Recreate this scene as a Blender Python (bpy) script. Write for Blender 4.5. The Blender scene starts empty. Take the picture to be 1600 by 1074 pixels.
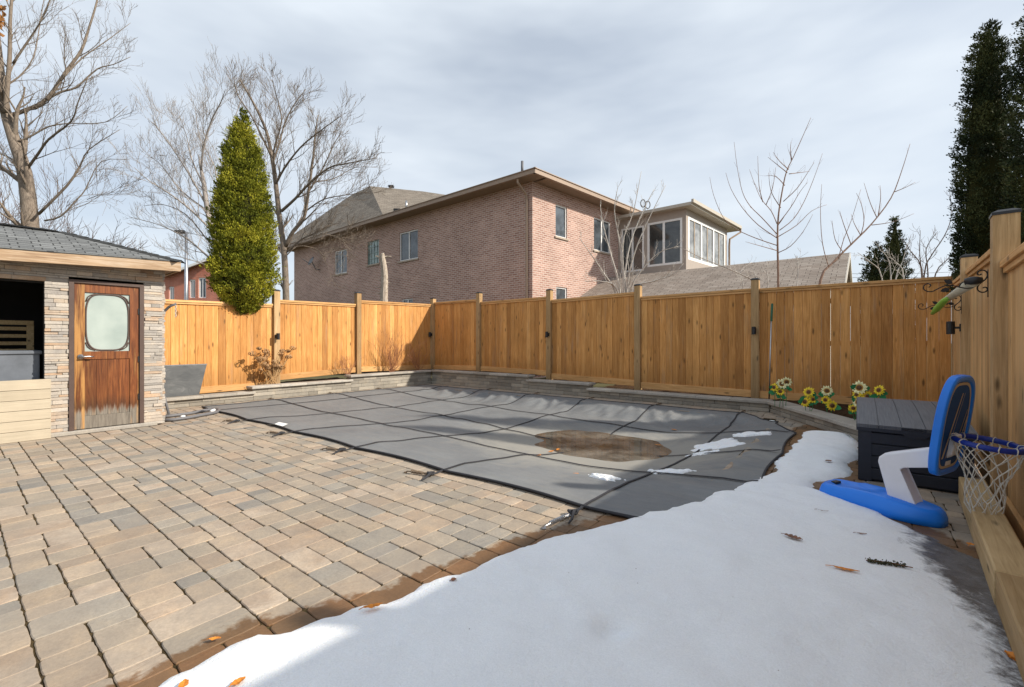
import bpy, math, random
from mathutils import Vector, noise, Matrix
R=math.radians
sc=bpy.context.scene
# ------------------------------------------------------------------ camera, sky, sun
F=690.0; CX=800.0; HY=535.0; H=1.25
TH=R(38.08); CO=math.cos(TH); SI=math.sin(TH)     # yard axes: s along the back fence, t away from the house
def W(s,t,z=0.0): return Vector((s*CO+t*SI, -s*SI+t*CO, z))
def ST(p): return (p[0]*CO-p[1]*SI, p[0]*SI+p[1]*CO)
def D(px,py,Y): return Vector(((px-CX)/F*Y, Y, H+(HY-py)/F*Y))
def G(px,py,z=0.0):
    Y=F*(H-z)/(py-HY); return Vector(((px-CX)/F*Y,Y,z))
def GST(px,py,z=0.0): return ST(G(px,py,z))
def ratio(px):
    m=(px-CX)/F; return (m*CO-SI)/(m*SI+CO)
def onT(px,py,t):
    s=ratio(px)*t; Y=-s*SI+t*CO; return s,H+(HY-py)/F*Y
def onS(px,py,s):
    t=s/ratio(px); Y=-s*SI+t*CO; return t,H+(HY-py)/F*Y
cam=bpy.data.cameras.new('camera'); co=bpy.data.objects.new('camera',cam); sc.collection.objects.link(co)
cam.sensor_width=36; cam.lens=36*F/1600; cam.shift_y=(HY-537)/1600; cam.clip_end=2000; cam.clip_start=.05
co.location=(0,0,H); co.rotation_euler=(R(90),0,0); sc.camera=co
SUNV=(W(1.31,.66,0)+Vector((0,0,1))).normalized()
SUN_EL=math.asin(SUNV.z); SUN_AZ=math.atan2(SUNV.x,SUNV.y)
w=bpy.data.worlds.new('World'); sc.world=w; w.use_nodes=True
nt=w.node_tree; N=nt.nodes; Lk=nt.links; N.clear()
out=N.new('ShaderNodeOutputWorld'); bg=N.new('ShaderNodeBackground'); Lk.new(bg.outputs[0],out.inputs[0])
sky=N.new('ShaderNodeTexSky'); sky.sky_type='NISHITA'; sky.sun_disc=False; sky.sun_elevation=SUN_EL; sky.sun_rotation=SUN_AZ
sky.air_density=1.0; sky.dust_density=1.5; sky.ozone_density=1.2
tc=N.new('ShaderNodeTexCoord'); mp=N.new('ShaderNodeMapping'); mp.inputs['Scale'].default_value=(1.0,1.3,3.6); mp.inputs['Rotation'].default_value=(0,R(7),R(20))
Lk.new(tc.outputs['Generated'],mp.inputs[0])
no=N.new('ShaderNodeTexNoise'); no.inputs['Scale'].default_value=1.9; no.inputs['Detail'].default_value=4; no.inputs['Roughness'].default_value=.52
Lk.new(mp.outputs[0],no.inputs['Vector'])
cr=N.new('ShaderNodeValToRGB'); cr.color_ramp.elements[0].position=.30; cr.color_ramp.elements[0].color=(.52,)*3+(1,)
cr.color_ramp.elements[1].position=.66; cr.color_ramp.elements[1].color=(.95,)*3+(1,)
Lk.new(no.outputs['Fac'],cr.inputs[0])
mx=N.new('ShaderNodeMix'); mx.data_type='RGBA'
Lk.new(cr.outputs[0],mx.inputs[0]); Lk.new(sky.outputs[0],mx.inputs[6]); mx.inputs[7].default_value=(6.75,7.35,8.0,1)
Lk.new(mx.outputs[2],bg.inputs[0]); bg.inputs[1].default_value=.100
sl=bpy.data.lights.new('sun','SUN'); sl.energy=5.0; sl.angle=R(1.3); sl.color=(1,.92,.80)
so=bpy.data.objects.new('sun',sl); sc.collection.objects.link(so); so.rotation_euler=SUNV.to_track_quat('Z','Y').to_euler()
sc.view_settings.view_transform='Standard'; sc.view_settings.look='None'; sc.view_settings.exposure=0.33; sc.view_settings.gamma=1
# ------------------------------------------------------------------ helpers
rng=random.Random(11)
C=sc.collection
YAW=-TH
class MB:
    def __init__(s): s.v=[]; s.f=[]; s.c=[]; s.uv=[]; s.vc=None
    def face(s,pts,c=None,uv=None):
        b=len(s.v); s.v+= [tuple(p) for p in pts]; s.f.append(tuple(range(b,b+len(pts)))); s.c.append(c or (.5,.5,.5,1)); s.uv.append(uv)
    def raw(s,vs,fs,c=None):
        b=len(s.v); s.v+=[tuple(p) for p in vs]
        c=c or (.5,.5,.5,1)
        for f in fs: s.f.append(tuple(i+b for i in f)); s.c.append(c); s.uv.append(None)
    def box(s,x0,x1,y0,y1,z0,z1,c=None,M=None,bev=0):
        if bev:
            b=bev; vs=[];
            for (z,k) in ((z0,b),(z0+b,0),(z1-b,0),(z1,b)):
                vs+=[(x0+k,y0+k,z),(x1-k,y0+k,z),(x1-k,y1-k,z),(x0+k,y1-k,z)]
            fs=[(3,2,1,0),(12,13,14,15)]
            for r in range(3):
                for i in range(4):
                    j=(i+1)%4; fs.append((r*4+i,r*4+j,r*4+4+j,r*4+4+i))
        else:
            vs=[(x0,y0,z0),(x1,y0,z0),(x1,y1,z0),(x0,y1,z0),(x0,y0,z1),(x1,y0,z1),(x1,y1,z1),(x0,y1,z1)]
            fs=[(0,3,2,1),(4,5,6,7),(0,1,5,4),(1,2,6,5),(2,3,7,6),(3,0,4,7)]
        if M is not None: vs=[M@Vector(p) for p in vs]
        s.raw(vs,fs,c)
    def hexa(s,lo,hi,c=None):   # lo, hi: 4 pts each, counter-clockwise seen from above
        s.raw(list(lo)+list(hi),[(3,2,1,0),(4,5,6,7),(0,1,5,4),(1,2,6,5),(2,3,7,6),(3,0,4,7)],c)
    def tube(s,P,rad,n=6,c=None,cap=True,closed=False):
        P=[Vector(p) for p in P]; m=len(P)
        if not hasattr(rad,'__len__'): rad=[rad]*m
        vs=[]; prev=None
        for i in range(m):
            if closed: d=P[(i+1)%m]-P[i-1]
            else: d=P[min(i+1,m-1)]-P[max(i-1,0)]
            if d.length<1e-9: d=Vector((0,0,1))
            d.normalize()
            if prev is None:
                a=Vector((0,0,1)) if abs(d.z)<.9 else Vector((1,0,0)); x=d.cross(a).normalized()
            else:
                x=prev-d*prev.dot(d)
                if x.length<1e-6: x=d.orthogonal()
                x.normalize()
            prev=x; y=d.cross(x)
            for k in range(n):
                a=2*math.pi*k/n; vs.append(P[i]+x*math.cos(a)*rad[i]+y*math.sin(a)*rad[i])
        fs=[]
        for i in range(m if closed else m-1):
            j=(i+1)%m
            for k in range(n):
                l=(k+1)%n; fs.append((i*n+k,i*n+l,j*n+l,j*n+k))
        if cap and not closed: fs.append(tuple(reversed(range(n)))); fs.append(tuple(range((m-1)*n,m*n)))
        s.raw(vs,fs,c)
    def lathe(s,prof,n=16,c=None,M=None):
        vs=[]; 
        for r,z in prof:
            for k in range(n):
                a=2*math.pi*k/n; vs.append(Vector((r*math.cos(a),r*math.sin(a),z)))
        if M is not None: vs=[M@p for p in vs]
        fs=[]
        for i in range(len(prof)-1):
            for k in range(n):
                l=(k+1)%n; fs.append((i*n+k,i*n+l,(i+1)*n+l,(i+1)*n+k))
        fs.append(tuple(reversed(range(n)))); fs.append(tuple(range((len(prof)-1)*n,len(prof)*n)))
        s.raw(vs,fs,c)
    def prism(s,poly,y0,y1,c=None,M=None,bev=0):   # poly in (x,z), extruded along y
        n=len(poly)
        rings=[]
        if bev:
            cx=sum(p[0] for p in poly)/n; cz=sum(p[1] for p in poly)/n
            def off(p):
                d=math.hypot(p[0]-cx,p[1]-cz) or 1; k=max(0,1-bev/d); return (cx+(p[0]-cx)*k,cz+(p[1]-cz)*k)
            inn=[off(p) for p in poly]
            rings=[(inn,y0),(poly,y0+bev),(poly,y1-bev),(inn,y1)]
        else: rings=[(poly,y0),(poly,y1)]
        vs=[]
        for pl,y in rings: vs+=[Vector((p[0],y,p[1])) for p in pl]
        if M is not None: vs=[M@p for p in vs]
        fs=[tuple(range(n)),tuple(reversed(range((len(rings)-1)*n,len(rings)*n)))]
        for r in range(len(rings)-1):
            for i in range(n):
                j=(i+1)%n; fs.append((r*n+j,r*n+i,(r+1)*n+i,(r+1)*n+j))
        s.raw(vs,fs,c)
    def build(s,name,mat,parent=None,smooth=False,auto=None):
        me=bpy.data.meshes.new(name); me.from_pydata(s.v,[],s.f)
        if mat: me.materials.append(mat)
        at=me.color_attributes.new('rnd','FLOAT_COLOR','CORNER')
        buf=[]
        if s.vc is not None:
            for f in s.f:
                for i in f: buf+=s.vc[i]
        else:
            for f,c in zip(s.f,s.c): buf+=list(c)*len(f)
        at.data.foreach_set('color',buf)
        if any(u is not None for u in s.uv):
            ul=me.uv_layers.new(name='UVMap'); ub=[]
            for f,u in zip(s.f,s.uv):
                if u is None: ub+=[0,0]*len(f)
                else:
                    for q in u: ub+=[q[0],q[1]]
            ul.data.foreach_set('uv',ub)
        if smooth: me.polygons.foreach_set('use_smooth',[True]*len(me.polygons))
        me.update()
        o=bpy.data.objects.new(name,me); C.objects.link(o)
        if parent is not None: o.parent=parent
        if auto:
            m=o.modifiers.new('bevel','BEVEL'); m.width=auto; m.segments=2; m.limit_method='ANGLE'; m.angle_limit=R(40)
        return o
def rc(a=1): return (rng.random(),rng.random(),rng.random(),a)
def tag(o,label=None,cat=None,group=None,kind=None):
    if label: o['label']=label
    if cat: o['category']=cat
    if group: o['group']=group
    if kind: o['kind']=kind
    return o
def root(name,loc,rz=0,label=None,cat=None,group=None):
    o=bpy.data.objects.new(name,None); C.objects.link(o); o.location=loc; o.rotation_euler=(0,0,rz); o.empty_display_size=.1
    return tag(o,label,cat,group)
def clone(o,loc,rz=0,parent=None):
    c=o.copy(); C.objects.link(c); c.parent=parent
    if parent is None: c.location=loc; c.rotation_euler=(0,0,rz)
    for ch in list(o.children): clone(ch,None,0,c)
    return c
# ------------------------------------------------------------------ materials
class Mt:
    def __init__(s,name,rough=.8,spec=.3,metal=0):
        s.m=bpy.data.materials.new(name); s.m.use_nodes=True; s.t=s.m.node_tree; s.b=s.t.nodes['Principled BSDF']
        s.b.inputs['Roughness'].default_value=rough; s.b.inputs['Specular IOR Level'].default_value=spec; s.b.inputs['Metallic'].default_value=metal
    def n(s,t,**k):
        x=s.t.nodes.new(t)
        for a,b in k.items(): setattr(x,a,b)
        return x
    def l(s,a,b): s.t.links.new(a,b)
    def co(s,scale=(1,1,1),kind='Object',rot=(0,0,0),rndoff=False):
        c=s.n('ShaderNodeTexCoord'); m=s.n('ShaderNodeMapping'); m.inputs['Scale'].default_value=scale; m.inputs['Rotation'].default_value=rot
        if rndoff:
            a=s.attr(); v=s.n('ShaderNodeVectorMath',operation='MULTIPLY_ADD'); s.l(a.outputs['Color'],v.inputs[0]); v.inputs[1].default_value=(7,9,13); s.l(c.outputs[kind],v.inputs[2]); s.l(v.outputs[0],m.inputs[0])
        else: s.l(c.outputs[kind],m.inputs[0])
        return m.outputs[0]
    def attr(s,name='rnd'): return s.n('ShaderNodeAttribute',attribute_name=name)
    def noise(s,vec,scale=5,detail=4,rough=.5,dist=0):
        x=s.n('ShaderNodeTexNoise'); x.inputs['Scale'].default_value=scale; x.inputs['Detail'].default_value=detail; x.inputs['Roughness'].default_value=rough; x.inputs['Distortion'].default_value=dist
        if vec is not None: s.l(vec,x.inputs['Vector'])
        return x.outputs['Fac']
    def ramp(s,fac,stops,interp='LINEAR'):
        r=s.n('ShaderNodeValToRGB'); r.color_ramp.interpolation=interp; e=r.color_ramp.elements
        while len(e)<len(stops): e.new(.5)
        for i,(p,c) in enumerate(stops):
            e[i].position=p; e[i].color=(c if len(c)==4 else tuple(c)+(1,)) if hasattr(c,'__len__') else (c,c,c,1)
        s.l(fac,r.inputs[0]); return r.outputs[0]
    def mix(s,f,a,b,blend='MIX'):
        x=s.n('ShaderNodeMix',data_type='RGBA',blend_type=blend)
        for i,v in ((0,f),(6,a),(7,b)):
            if hasattr(v,'links') or hasattr(v,'is_linked'): s.l(v,x.inputs[i])
            elif i==0: x.inputs[0].default_value=v
            else: x.inputs[i].default_value=tuple(v)+(1,) if len(v)==3 else v
        return x.outputs[2]
    def math(s,op,a,b=0,c=0,clamp=False):
        x=s.n('ShaderNodeMath',operation=op,use_clamp=clamp)
        for i,v in enumerate((a,b,c)):
            if hasattr(v,'is_linked'): s.l(v,x.inputs[i])
            else: x.inputs[i].default_value=v
        return x.outputs[0]
    def sep(s,c):
        x=s.n('ShaderNodeSeparateColor'); s.l(c,x.inputs[0]); return x.outputs
    def col(s,c):
        if hasattr(c,'is_linked'): s.l(c,s.b.inputs['Base Color'])
        else: s.b.inputs['Base Color'].default_value=tuple(c)+(1,)
    def rough(s,f): s.l(f,s.b.inputs['Roughness'])
    def bump(s,h,strength=.3,dist=.01):
        b=s.n('ShaderNodeBump'); b.inputs['Strength'].default_value=strength; b.inputs['Distance'].default_value=dist
        s.l(h,b.inputs['Height']); s.l(b.outputs[0],s.b.inputs['Normal'])
def plain(name,c,rough=.6,spec=.4,metal=0,var=.12,sc_=8,bump=0):
    m=Mt(name,rough,spec,metal); f=m.noise(m.co(),sc_,5,.6)
    a=tuple(x*(1-var) for x in c); b=tuple(min(1,x*(1+var)) for x in c)
    m.col(m.ramp(f,[(.3,a),(.7,b)]))
    if bump: m.bump(m.noise(m.co(),sc_*6,4),bump,.005)
    return m.m
def wood(name,dark,mid,light,axis='z',knots=True,rough=.7,grain=1.0,hi=.75):
    m=Mt(name,rough,.25)
    k={'z':(22,22,1.1),'x':(1.1,22,22),'y':(22,1.1,22)}[axis]
    v=m.co(k,rndoff=True); at=m.attr(); ch=m.sep(at.outputs['Color'])
    g=m.noise(v,1.6,6,.62,1.2)
    base=m.ramp(g,[(.25,dark),(.5,mid),(.75,light)])
    tint=m.ramp(ch[0],[(0,(.72,.66,.60)),(.2,(.95,.90,.84)),(.5,(1,.98,.96)),(.8,(1.10,1.06,1.02)),(1,(1.26,1.32,1.42))])
    c=m.mix(1.0,base,tint,'MULTIPLY')
    big=m.noise(m.co((1.3,1.3,.8)),1.5,4,.6); c=m.mix(1.0,c,m.ramp(big,[(.3,(.86,.85,.84)),(.7,(1.08,1.07,1.05))]),'MULTIPLY')
    if knots:
        kk={'z':(8,8,2.3),'x':(2.3,8,8),'y':(8,2.3,8)}[axis]
        vo=m.n('ShaderNodeTexVoronoi'); vo.inputs['Scale'].default_value=1.0; m.l(m.co(kk,rndoff=True),vo.inputs['Vector'])
        kn=m.ramp(m.math('ADD',vo.outputs['Distance'],m.math('MULTIPLY',m.math('SUBTRACT',g,.5),.10)),[(.06,1.0),(.17,.0)])
        c=m.mix(kn,c,tuple(x*.32 for x in mid))
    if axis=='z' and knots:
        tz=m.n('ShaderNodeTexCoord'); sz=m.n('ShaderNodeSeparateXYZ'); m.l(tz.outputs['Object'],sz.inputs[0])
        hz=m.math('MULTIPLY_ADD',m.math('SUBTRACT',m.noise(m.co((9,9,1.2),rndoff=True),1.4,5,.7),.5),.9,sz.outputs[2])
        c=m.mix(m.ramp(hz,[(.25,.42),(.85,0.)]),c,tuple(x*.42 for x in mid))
        gy=m.noise(m.co((5,5,.6),rndoff=True),1.3,5,.65); c=m.mix(m.ramp(gy,[(.56,0.),(.78,.45)]),c,(.30,.24,.18))
    m.col(c); m.bump(g,.25*grain,.004)
    return m.m
def shingle(name,c1,c2,sc_=1.0,bumpk=.5):
    m=Mt(name,.95,.1)
    c=m.n('ShaderNodeTexCoord'); b=m.n('ShaderNodeTexBrick'); m.l(c.outputs['UV'],b.inputs['Vector'])
    b.inputs['Color1'].default_value=tuple(c1)+(1,); b.inputs['Color2'].default_value=tuple(c2)+(1,); b.inputs['Mortar'].default_value=tuple(x*.35 for x in c1)+(1,)
    b.inputs['Scale'].default_value=1; b.inputs['Mortar Size'].default_value=.008; b.inputs['Brick Width'].default_value=.28*sc_; b.inputs['Row Height'].default_value=.14*sc_; b.inputs['Bias'].default_value=0
    b.offset=.37; b.inputs['Mortar Smooth'].default_value=.3
    f=m.noise(m.co((1,1,1),'UV'),70,5,.7); col=m.mix(1.0,b.outputs['Color'],m.ramp(f,[(.3,.72),(.7,1.3)]),'MULTIPLY')
    f2=m.noise(m.co((1,1,1),'UV'),1.2,4,.6); col=m.mix(1.0,col,m.ramp(f2,[(.3,.85),(.7,1.15)]),'MULTIPLY')
    m.col(col)
    h=m.math('SUBTRACT',1.0,b.outputs['Fac']); m.bump(h,bumpk,.012)
    return m.m
def brick(name,c1,c2,mortar,w=.23,h=.078,ms=.012):
    m=Mt(name,.9,.15)
    c=m.n('ShaderNodeTexCoord'); b=m.n('ShaderNodeTexBrick'); m.l(c.outputs['UV'],b.inputs['Vector'])
    b.inputs['Color1'].default_value=tuple(c1)+(1,); b.inputs['Color2'].default_value=tuple(c2)+(1,); b.inputs['Mortar'].default_value=tuple(mortar)+(1,)
    b.inputs['Scale'].default_value=1; b.inputs['Mortar Size'].default_value=ms; b.inputs['Brick Width'].default_value=w; b.inputs['Row Height'].default_value=h; b.inputs['Mortar Smooth'].default_value=.2
    f=m.noise(m.co((1,1,1),'UV'),35,4,.7); col=m.mix(1.0,b.outputs['Color'],m.ramp(f,[(.3,.82),(.7,1.18)]),'MULTIPLY')
    f2=m.noise(m.co((1,1,1),'UV'),.7,5,.65); col=m.mix(1.0,col,m.ramp(f2,[(.3,.86),(.7,1.12)]),'MULTIPLY')
    m.col(col); m.bump(m.math('SUBTRACT',1.0,b.outputs['Fac']),.6,.008)
    return m.m
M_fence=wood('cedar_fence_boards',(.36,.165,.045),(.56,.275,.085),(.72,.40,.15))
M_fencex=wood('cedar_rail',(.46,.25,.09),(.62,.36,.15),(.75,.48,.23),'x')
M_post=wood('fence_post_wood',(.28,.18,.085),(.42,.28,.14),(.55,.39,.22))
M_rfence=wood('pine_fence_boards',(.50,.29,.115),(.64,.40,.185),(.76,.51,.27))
M_timber=wood('border_timber',(.36,.25,.12),(.50,.37,.20),(.62,.48,.29),'x')
M_blackm=plain('black_metal',(.012,.012,.014),.45,.5)
M_iron=plain('wrought_iron',(.018,.014,.012),.6,.4)
M_white=plain('white_frame',(.78,.78,.77),.5,.4,var=.05)
M_steel=plain('galvanised_steel',(.45,.46,.48),.35,.5,1.0)
M_pipe=plain('grey_pipe',(.13,.13,.14),.55,.4)
def glassmat(name,c,rough=.06):
    m=Mt(name,rough,.8); f=m.noise(m.co(),1.7,5,.6,1.0); m.col(m.ramp(f,[(.35,tuple(x*.4 for x in c)),(.65,c)])); return m.m
M_glass=glassmat('window_glass',(.10,.12,.14))
M_glassd=glassmat('sunroom_glass',(.07,.075,.075))
def stonemat(name,stops,wetable=False,fine=60,bumpk=.35,rough=.9):
    m=Mt(name,rough,.2); at=m.attr(); ch=m.sep(at.outputs['Color'])
    v=m.co(); nb_=m.noise(m.co((1,1.0,1),rndoff=True),2.2,4,.6); base=m.ramp(m.math('ADD',ch[0],m.math('MULTIPLY',m.math('SUBTRACT',nb_,.46),.55)),stops)
    n1=m.noise(v,7,6,.65,.4); n2=m.noise(v,fine,4,.7)
    c=m.mix(1.0,base,m.ramp(n1,[(.25,(.80,.80,.82)),(.5,(1,1,1)),(.75,(1.17,1.13,1.06))]),'MULTIPLY')
    c=m.mix(1.0,c,m.ramp(n2,[(.3,.86),(.7,1.13)]),'MULTIPLY')
    c=m.mix(1.0,c,m.ramp(ch[1],[(0,.86),(1,1.12)]),'MULTIPLY')
    if wetable:
        c2=m.mix(m.ramp(m.noise(v,2.1,5,.7),[(.42,0),(.60,.5)]),c,(.25,.215,.18))   # grime and moss film
        wet=m.math('MULTIPLY_ADD',m.math('SUBTRACT',m.noise(v,13,4,.6),.5),.9,ch[2]); wet=m.ramp(wet,[(.42,0.),(.58,1.)])
        c=m.mix(wet,c2,m.mix(1.0,c2,(.55,.38,.25),'MULTIPLY')); m.rough(m.ramp(wet,[(0,.9),(1,.42)]))
    m.col(c); h=m.math('ADD',m.math('MULTIPLY',n2,.35),n1); m.bump(h,bumpk,.006)
    return m.m
M_paver=stonemat('concrete_pavers',[(0,(.22,.205,.185)),(.15,(.27,.245,.21)),(.30,(.31,.265,.21)),(.55,(.345,.28,.215)),(.75,(.37,.295,.22)),(.9,(.33,.25,.185)),(1,(.42,.345,.27))],True)
M_wall=stonemat('retaining_blocks',[(0,(.22,.20,.17)),(.5,(.29,.265,.225)),(1,(.37,.335,.28))])
M_cap=stonemat('coping_stone',[(0,(.31,.285,.25)),(1,(.42,.39,.345))])
M_ven=stonemat('stone_veneer',[(0,(.32,.295,.27)),(.3,(.38,.35,.315)),(.6,(.43,.39,.345)),(.85,(.44,.37,.30)),(1,(.42,.30,.21))],bumpk=.6)
m=Mt('joint_sand',1,.05); v=m.co(); f=m.noise(v,18,5,.7); m.col(m.ramp(f,[(.35,(.035,.026,.014)),(.6,(.085,.06,.03)),(.75,(.055,.06,.018))])); m.bump(m.noise(v,90,3),.6,.01); M_sand=m.m
m=Mt('bed_soil',1,.05); v=m.co(); f=m.noise(v,14,6,.75); m.col(m.ramp(f,[(.3,(.022,.015,.01)),(.55,(.075,.045,.026)),(.75,(.16,.09,.045))])); m.bump(m.noise(v,40,5,.7),1.0,.04); M_soil=m.m
m=Mt('dormant_lawn',1,.05); v=m.co(); f=m.noise(v,.6,8,.7); m.col(m.ramp(f,[(.3,(.07,.07,.035)),(.7,(.16,.14,.08))])); M_lawn=m.m
# ------------------------------------------------------------------ ground, pool, patio
PS0,PS1,PT0,PT1=-9.50,-1.05,3.28,8.25
mb=MB(); BIG=600
def gq(s0,s1,t0,t1,z=-.02,n=1): mb.face([W(s0,t0,z),W(s1,t0,z),W(s1,t1,z),W(s0,t1,z)])
gq(-BIG,BIG,-BIG,PT0);gq(-BIG,BIG,PT1,BIG);gq(-BIG,PS0,PT0,PT1);gq(PS1,BIG,PT0,PT1)
tag(mb.build('ground',M_lawn),'flat dormant ground stretching past the fences','ground',kind='structure')
mb=MB()
def sq(s0,s1,t0,t1,z): mb.face([(s0,t0,z),(s1,t0,z),(s1,t1,z),(s0,t1,z)])
sq(-10.6,1.0,-3.2,PT0,-.0075);sq(-10.6,1.0,PT1,9.3,-.0075);sq(-10.6,PS0,PT0,PT1,-.0075);sq(PS1,1.0,PT0,PT1,-.0075)
o=tag(mb.build('joint_bed',M_sand),'dark sand between the pavers','sand',kind='structure'); o.rotation_euler=(0,0,YAW)
# snow outline (pixels on the photograph turned into yard coordinates once)
SN=[GST(*p,.03) for p in [(300,1032),(352,1003),(400,982),(432,984),(470,970),(505,960),(548,944),(600,938),(640,918),(668,902),(700,893),(733,884),(768,868),(812,850),(850,838),(900,826),(958,812),(1000,803),(1040,796),(1065,786),(1092,782),(1118,768),(1142,765),(1160,752),(1190,742),(1213,730),(1210,718),(1228,706),(1240,694),(1252,682),(1256,668),(1275,663),(1310,666),(1336,668)]]
SN=[(-1.35,-2.5),(-2.1,-.8),(-2.02,.25),GST(232,1074,.03)]+SN+[(.0,6.85),(.02,6.2),(-.01,5.95),(-.09,5.72),(-.04,5.4),(-.11,5.1),(-.22,4.9),(-.33,4.72),(-.30,4.52),(-.10,4.36),(.15,4.15),(.30,3.95),(.60,3.6),(.68,2.6),(.60,-2.5)]
def sdist(s,t,poly=SN):
    best=1e9; ins=False; n=len(poly)
    for i in range(n):
        ax,ay=poly[i]; bx,by=poly[(i+1)%n]; dx,dy=bx-ax,by-ay
        k=max(0,min(1,((s-ax)*dx+(t-ay)*dy)/(dx*dx+dy*dy+1e-12)))
        d=(s-ax-k*dx)**2+(t-ay-k*dy)**2
        if d<best: best=d
        if (ay>t)!=(by>t) and s<(bx-ax)*(t-ay)/(by-ay)+ax: ins=not ins
    return math.sqrt(best)*(1 if ins else -1)
def nz(x,y,z=0.0): return noise.noise(Vector((x,y,z)))
# pavers
mb=MB(); vc=[]
def paver(s0,s1,t0,t1):
    if PS0+.02<s0 and s1<PS1-.02 and PT0+.02<t0 and t1<PT1-.02: return
    if s0>PS0-.001 and s1<PS1+.001 and t1>PT0 and t0<PT1: 
        if t0<PT0: t1=min(t1,PT0)
        elif t1>PT1: t0=max(t0,PT1)
        else: return
        if t1-t0<.03: return
    if t1>PT0 and t0<PT1 and ((s0<PS0<s1)): s1=PS0
    if t1>PT0 and t0<PT1 and ((s0<PS1<s1)): s0=PS1
    if s1-s0<.03: return
    g=.0012; s0+=g+rng.random()*.0014; s1-=g+rng.random()*.0014; t0+=g+.0006+rng.random()*.0018; t1-=g+.0006+rng.random()*.0018
    near=(s1>-4.4 and t0<3.6)
    cs,ct=(s0+s1)/2,(t0+t1)/2
    wetd=sdist(cs,ct) if (cs>-4.5) else -9
    if near and wetd>.75 : return
    a,b=rng.random(),rng.random(); dz=rng.uniform(-.0016,.0016); tx,ty=rng.uniform(-.006,.006),rng.uniform(-.006,.006)
    ns,nt_=(3,3) if not near else (6,6)
    if wetd>-.5 and near: ns=nt_=8
    rad=.008
    def P(i,j,inset,z):
        fs,ft=i/ns,j/nt_; s=s0+(s1-s0)*fs; t=t0+(t1-t0)*ft
        # rounded corners, wobbling edges
        es=min(s-s0,s1-s); et=min(t-t0,t1-t)
        if i in(0,ns) or j in(0,nt_):
            wob=nz(s*19,t*19,a*30)*.003+nz(s*60,t*60,a*9)*.0015
            if i==0: s+=inset+wob
            if i==ns: s-=inset+wob
            if j==0: t+=inset+wob
            if j==nt_: t-=inset+wob
            if (i in(0,ns)) and (j in(0,nt_)):
                s+=(rad*.55 if i==0 else -rad*.55); t+=(rad*.55 if j==0 else -rad*.55)
        return (s,t,z+dz+(s-cs)*tx+(t-ct)*ty)
    base=len(mb.v)
    for j in range(nt_+1):
        for i in range(ns+1):
            p=P(i,j,.0035,.0+nz((s0+i)*5,(t0+j)*5,b*9)*.0006); mb.v.append(p)
            if near or cs>-4.5:
                wd=sdist(p[0],p[1]); wt=max(0,min(1,1+ (wd+.02)/.17*.72)) if wd<0 else 1
                if wd<-.5: wt=0
            else: wt=0
            # damp joints at stone edges of a few stones
            vc.append((a,b,wt,1))
    for j in range(nt_):
        for i in range(ns):
            q=base+j*(ns+1)+i; mb.f.append((q,q+1,q+ns+2,q+ns+1)); mb.c.append(None); mb.uv.append(None)
    per=[(i,0) for i in range(ns)]+[(ns,j) for j in range(nt_)]+[(i,nt_) for i in range(ns,0,-1)]+[(0,j) for j in range(nt_,0,-1)]
    b1=len(mb.v); n=len(per)
    for (ins,z) in ((0,-.0035),(0,-.03)):
        for i,j in per:
            mb.v.append(P(i,j,ins,z)); vc.append((a,b,vc[base+j*(ns+1)+i][2],1))
    for k in range(n):
        l=(k+1)%n; i,j=per[k]; i2,j2=per[l]; q=base+j*(ns+1)+i; q2=base+j2*(ns+1)+i2
        for f in ((q,b1+k,b1+l,q2),(b1+k,b1+n+k,b1+n+l,b1+l)):
            mb.f.append(f); mb.c.append(None); mb.uv.append(None)
BW=.325; tt=.215-BW*9
while tt<9.3:
    s=-10.5+rng.random()*.2
    while s<.95:
        r=rng.random()
        if r<.33:
            L=rng.choice((.21,.21,.19)); 
            if rng.random()<.86: paver(s,s+L,tt,tt+BW)
            else: paver(s,s+L,tt,tt+BW*.5); paver(s,s+L,tt+BW*.5,tt+BW)
            s+=L
        else:
            mid=tt+BW*rng.choice((.5,.5,.5,.42,.58)); L=rng.choice((.32,.42,.32))
            for (a0,a1) in ((tt,mid),(mid,tt+BW)):
                k=rng.random()
                cuts=[.21] if L>.4 else ([.13] if k<.4 else ([.19] if k<.8 else []))
                if L>.4 and k<.3: cuts=[.13,.29]
                x=s
                for q in cuts: paver(x,s+q,a0,a1); x=s+q
                paver(x,s+L,a0,a1)
            s+=L
    tt+=BW
mb.vc=vc
o=tag(mb.build('patio',M_paver),'tan and grey concrete paver patio','patio',kind='structure'); o.rotation_euler=(0,0,YAW)
# pool basin and water
m=Mt('pool_liner',.5,.4); v=m.co(); vo=m.n('ShaderNodeTexVoronoi'); vo.inputs['Scale'].default_value=9; m.l(v,vo.inputs['Vector']); m.col(m.ramp(vo.outputs['Distance'],[(.1,(.03,.16,.45)),(.6,(.01,.07,.28))])); M_liner=m.m
m=Mt('pool_water',.03,.5); m.col((.01,.04,.10)); M_water=m.m
mb=MB(); zb=-1.5
c=[(PS0,PT0),(PS1,PT0),(PS1,PT1),(PS0,PT1)]
for i in range(4):
    a,b=c[i],c[(i+1)%4]; mb.face([(a[0],a[1],-.03),(b[0],b[1],-.03),(b[0],b[1],zb),(a[0],a[1],zb)])
mb.face([(p[0],p[1],zb) for p in c])
o=tag(mb.build('pool_basin',M_liner),'blue lined swimming pool basin under the cover','pool',kind='structure'); o.rotation_euler=(0,0,YAW)
mb=MB(); mb.face([(p[0],p[1],-.42) for p in c]); o=tag(mb.build('pool_water',M_water),'dark water under the pool cover','water',kind='structure'); o.rotation_euler=(0,0,YAW)
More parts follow.
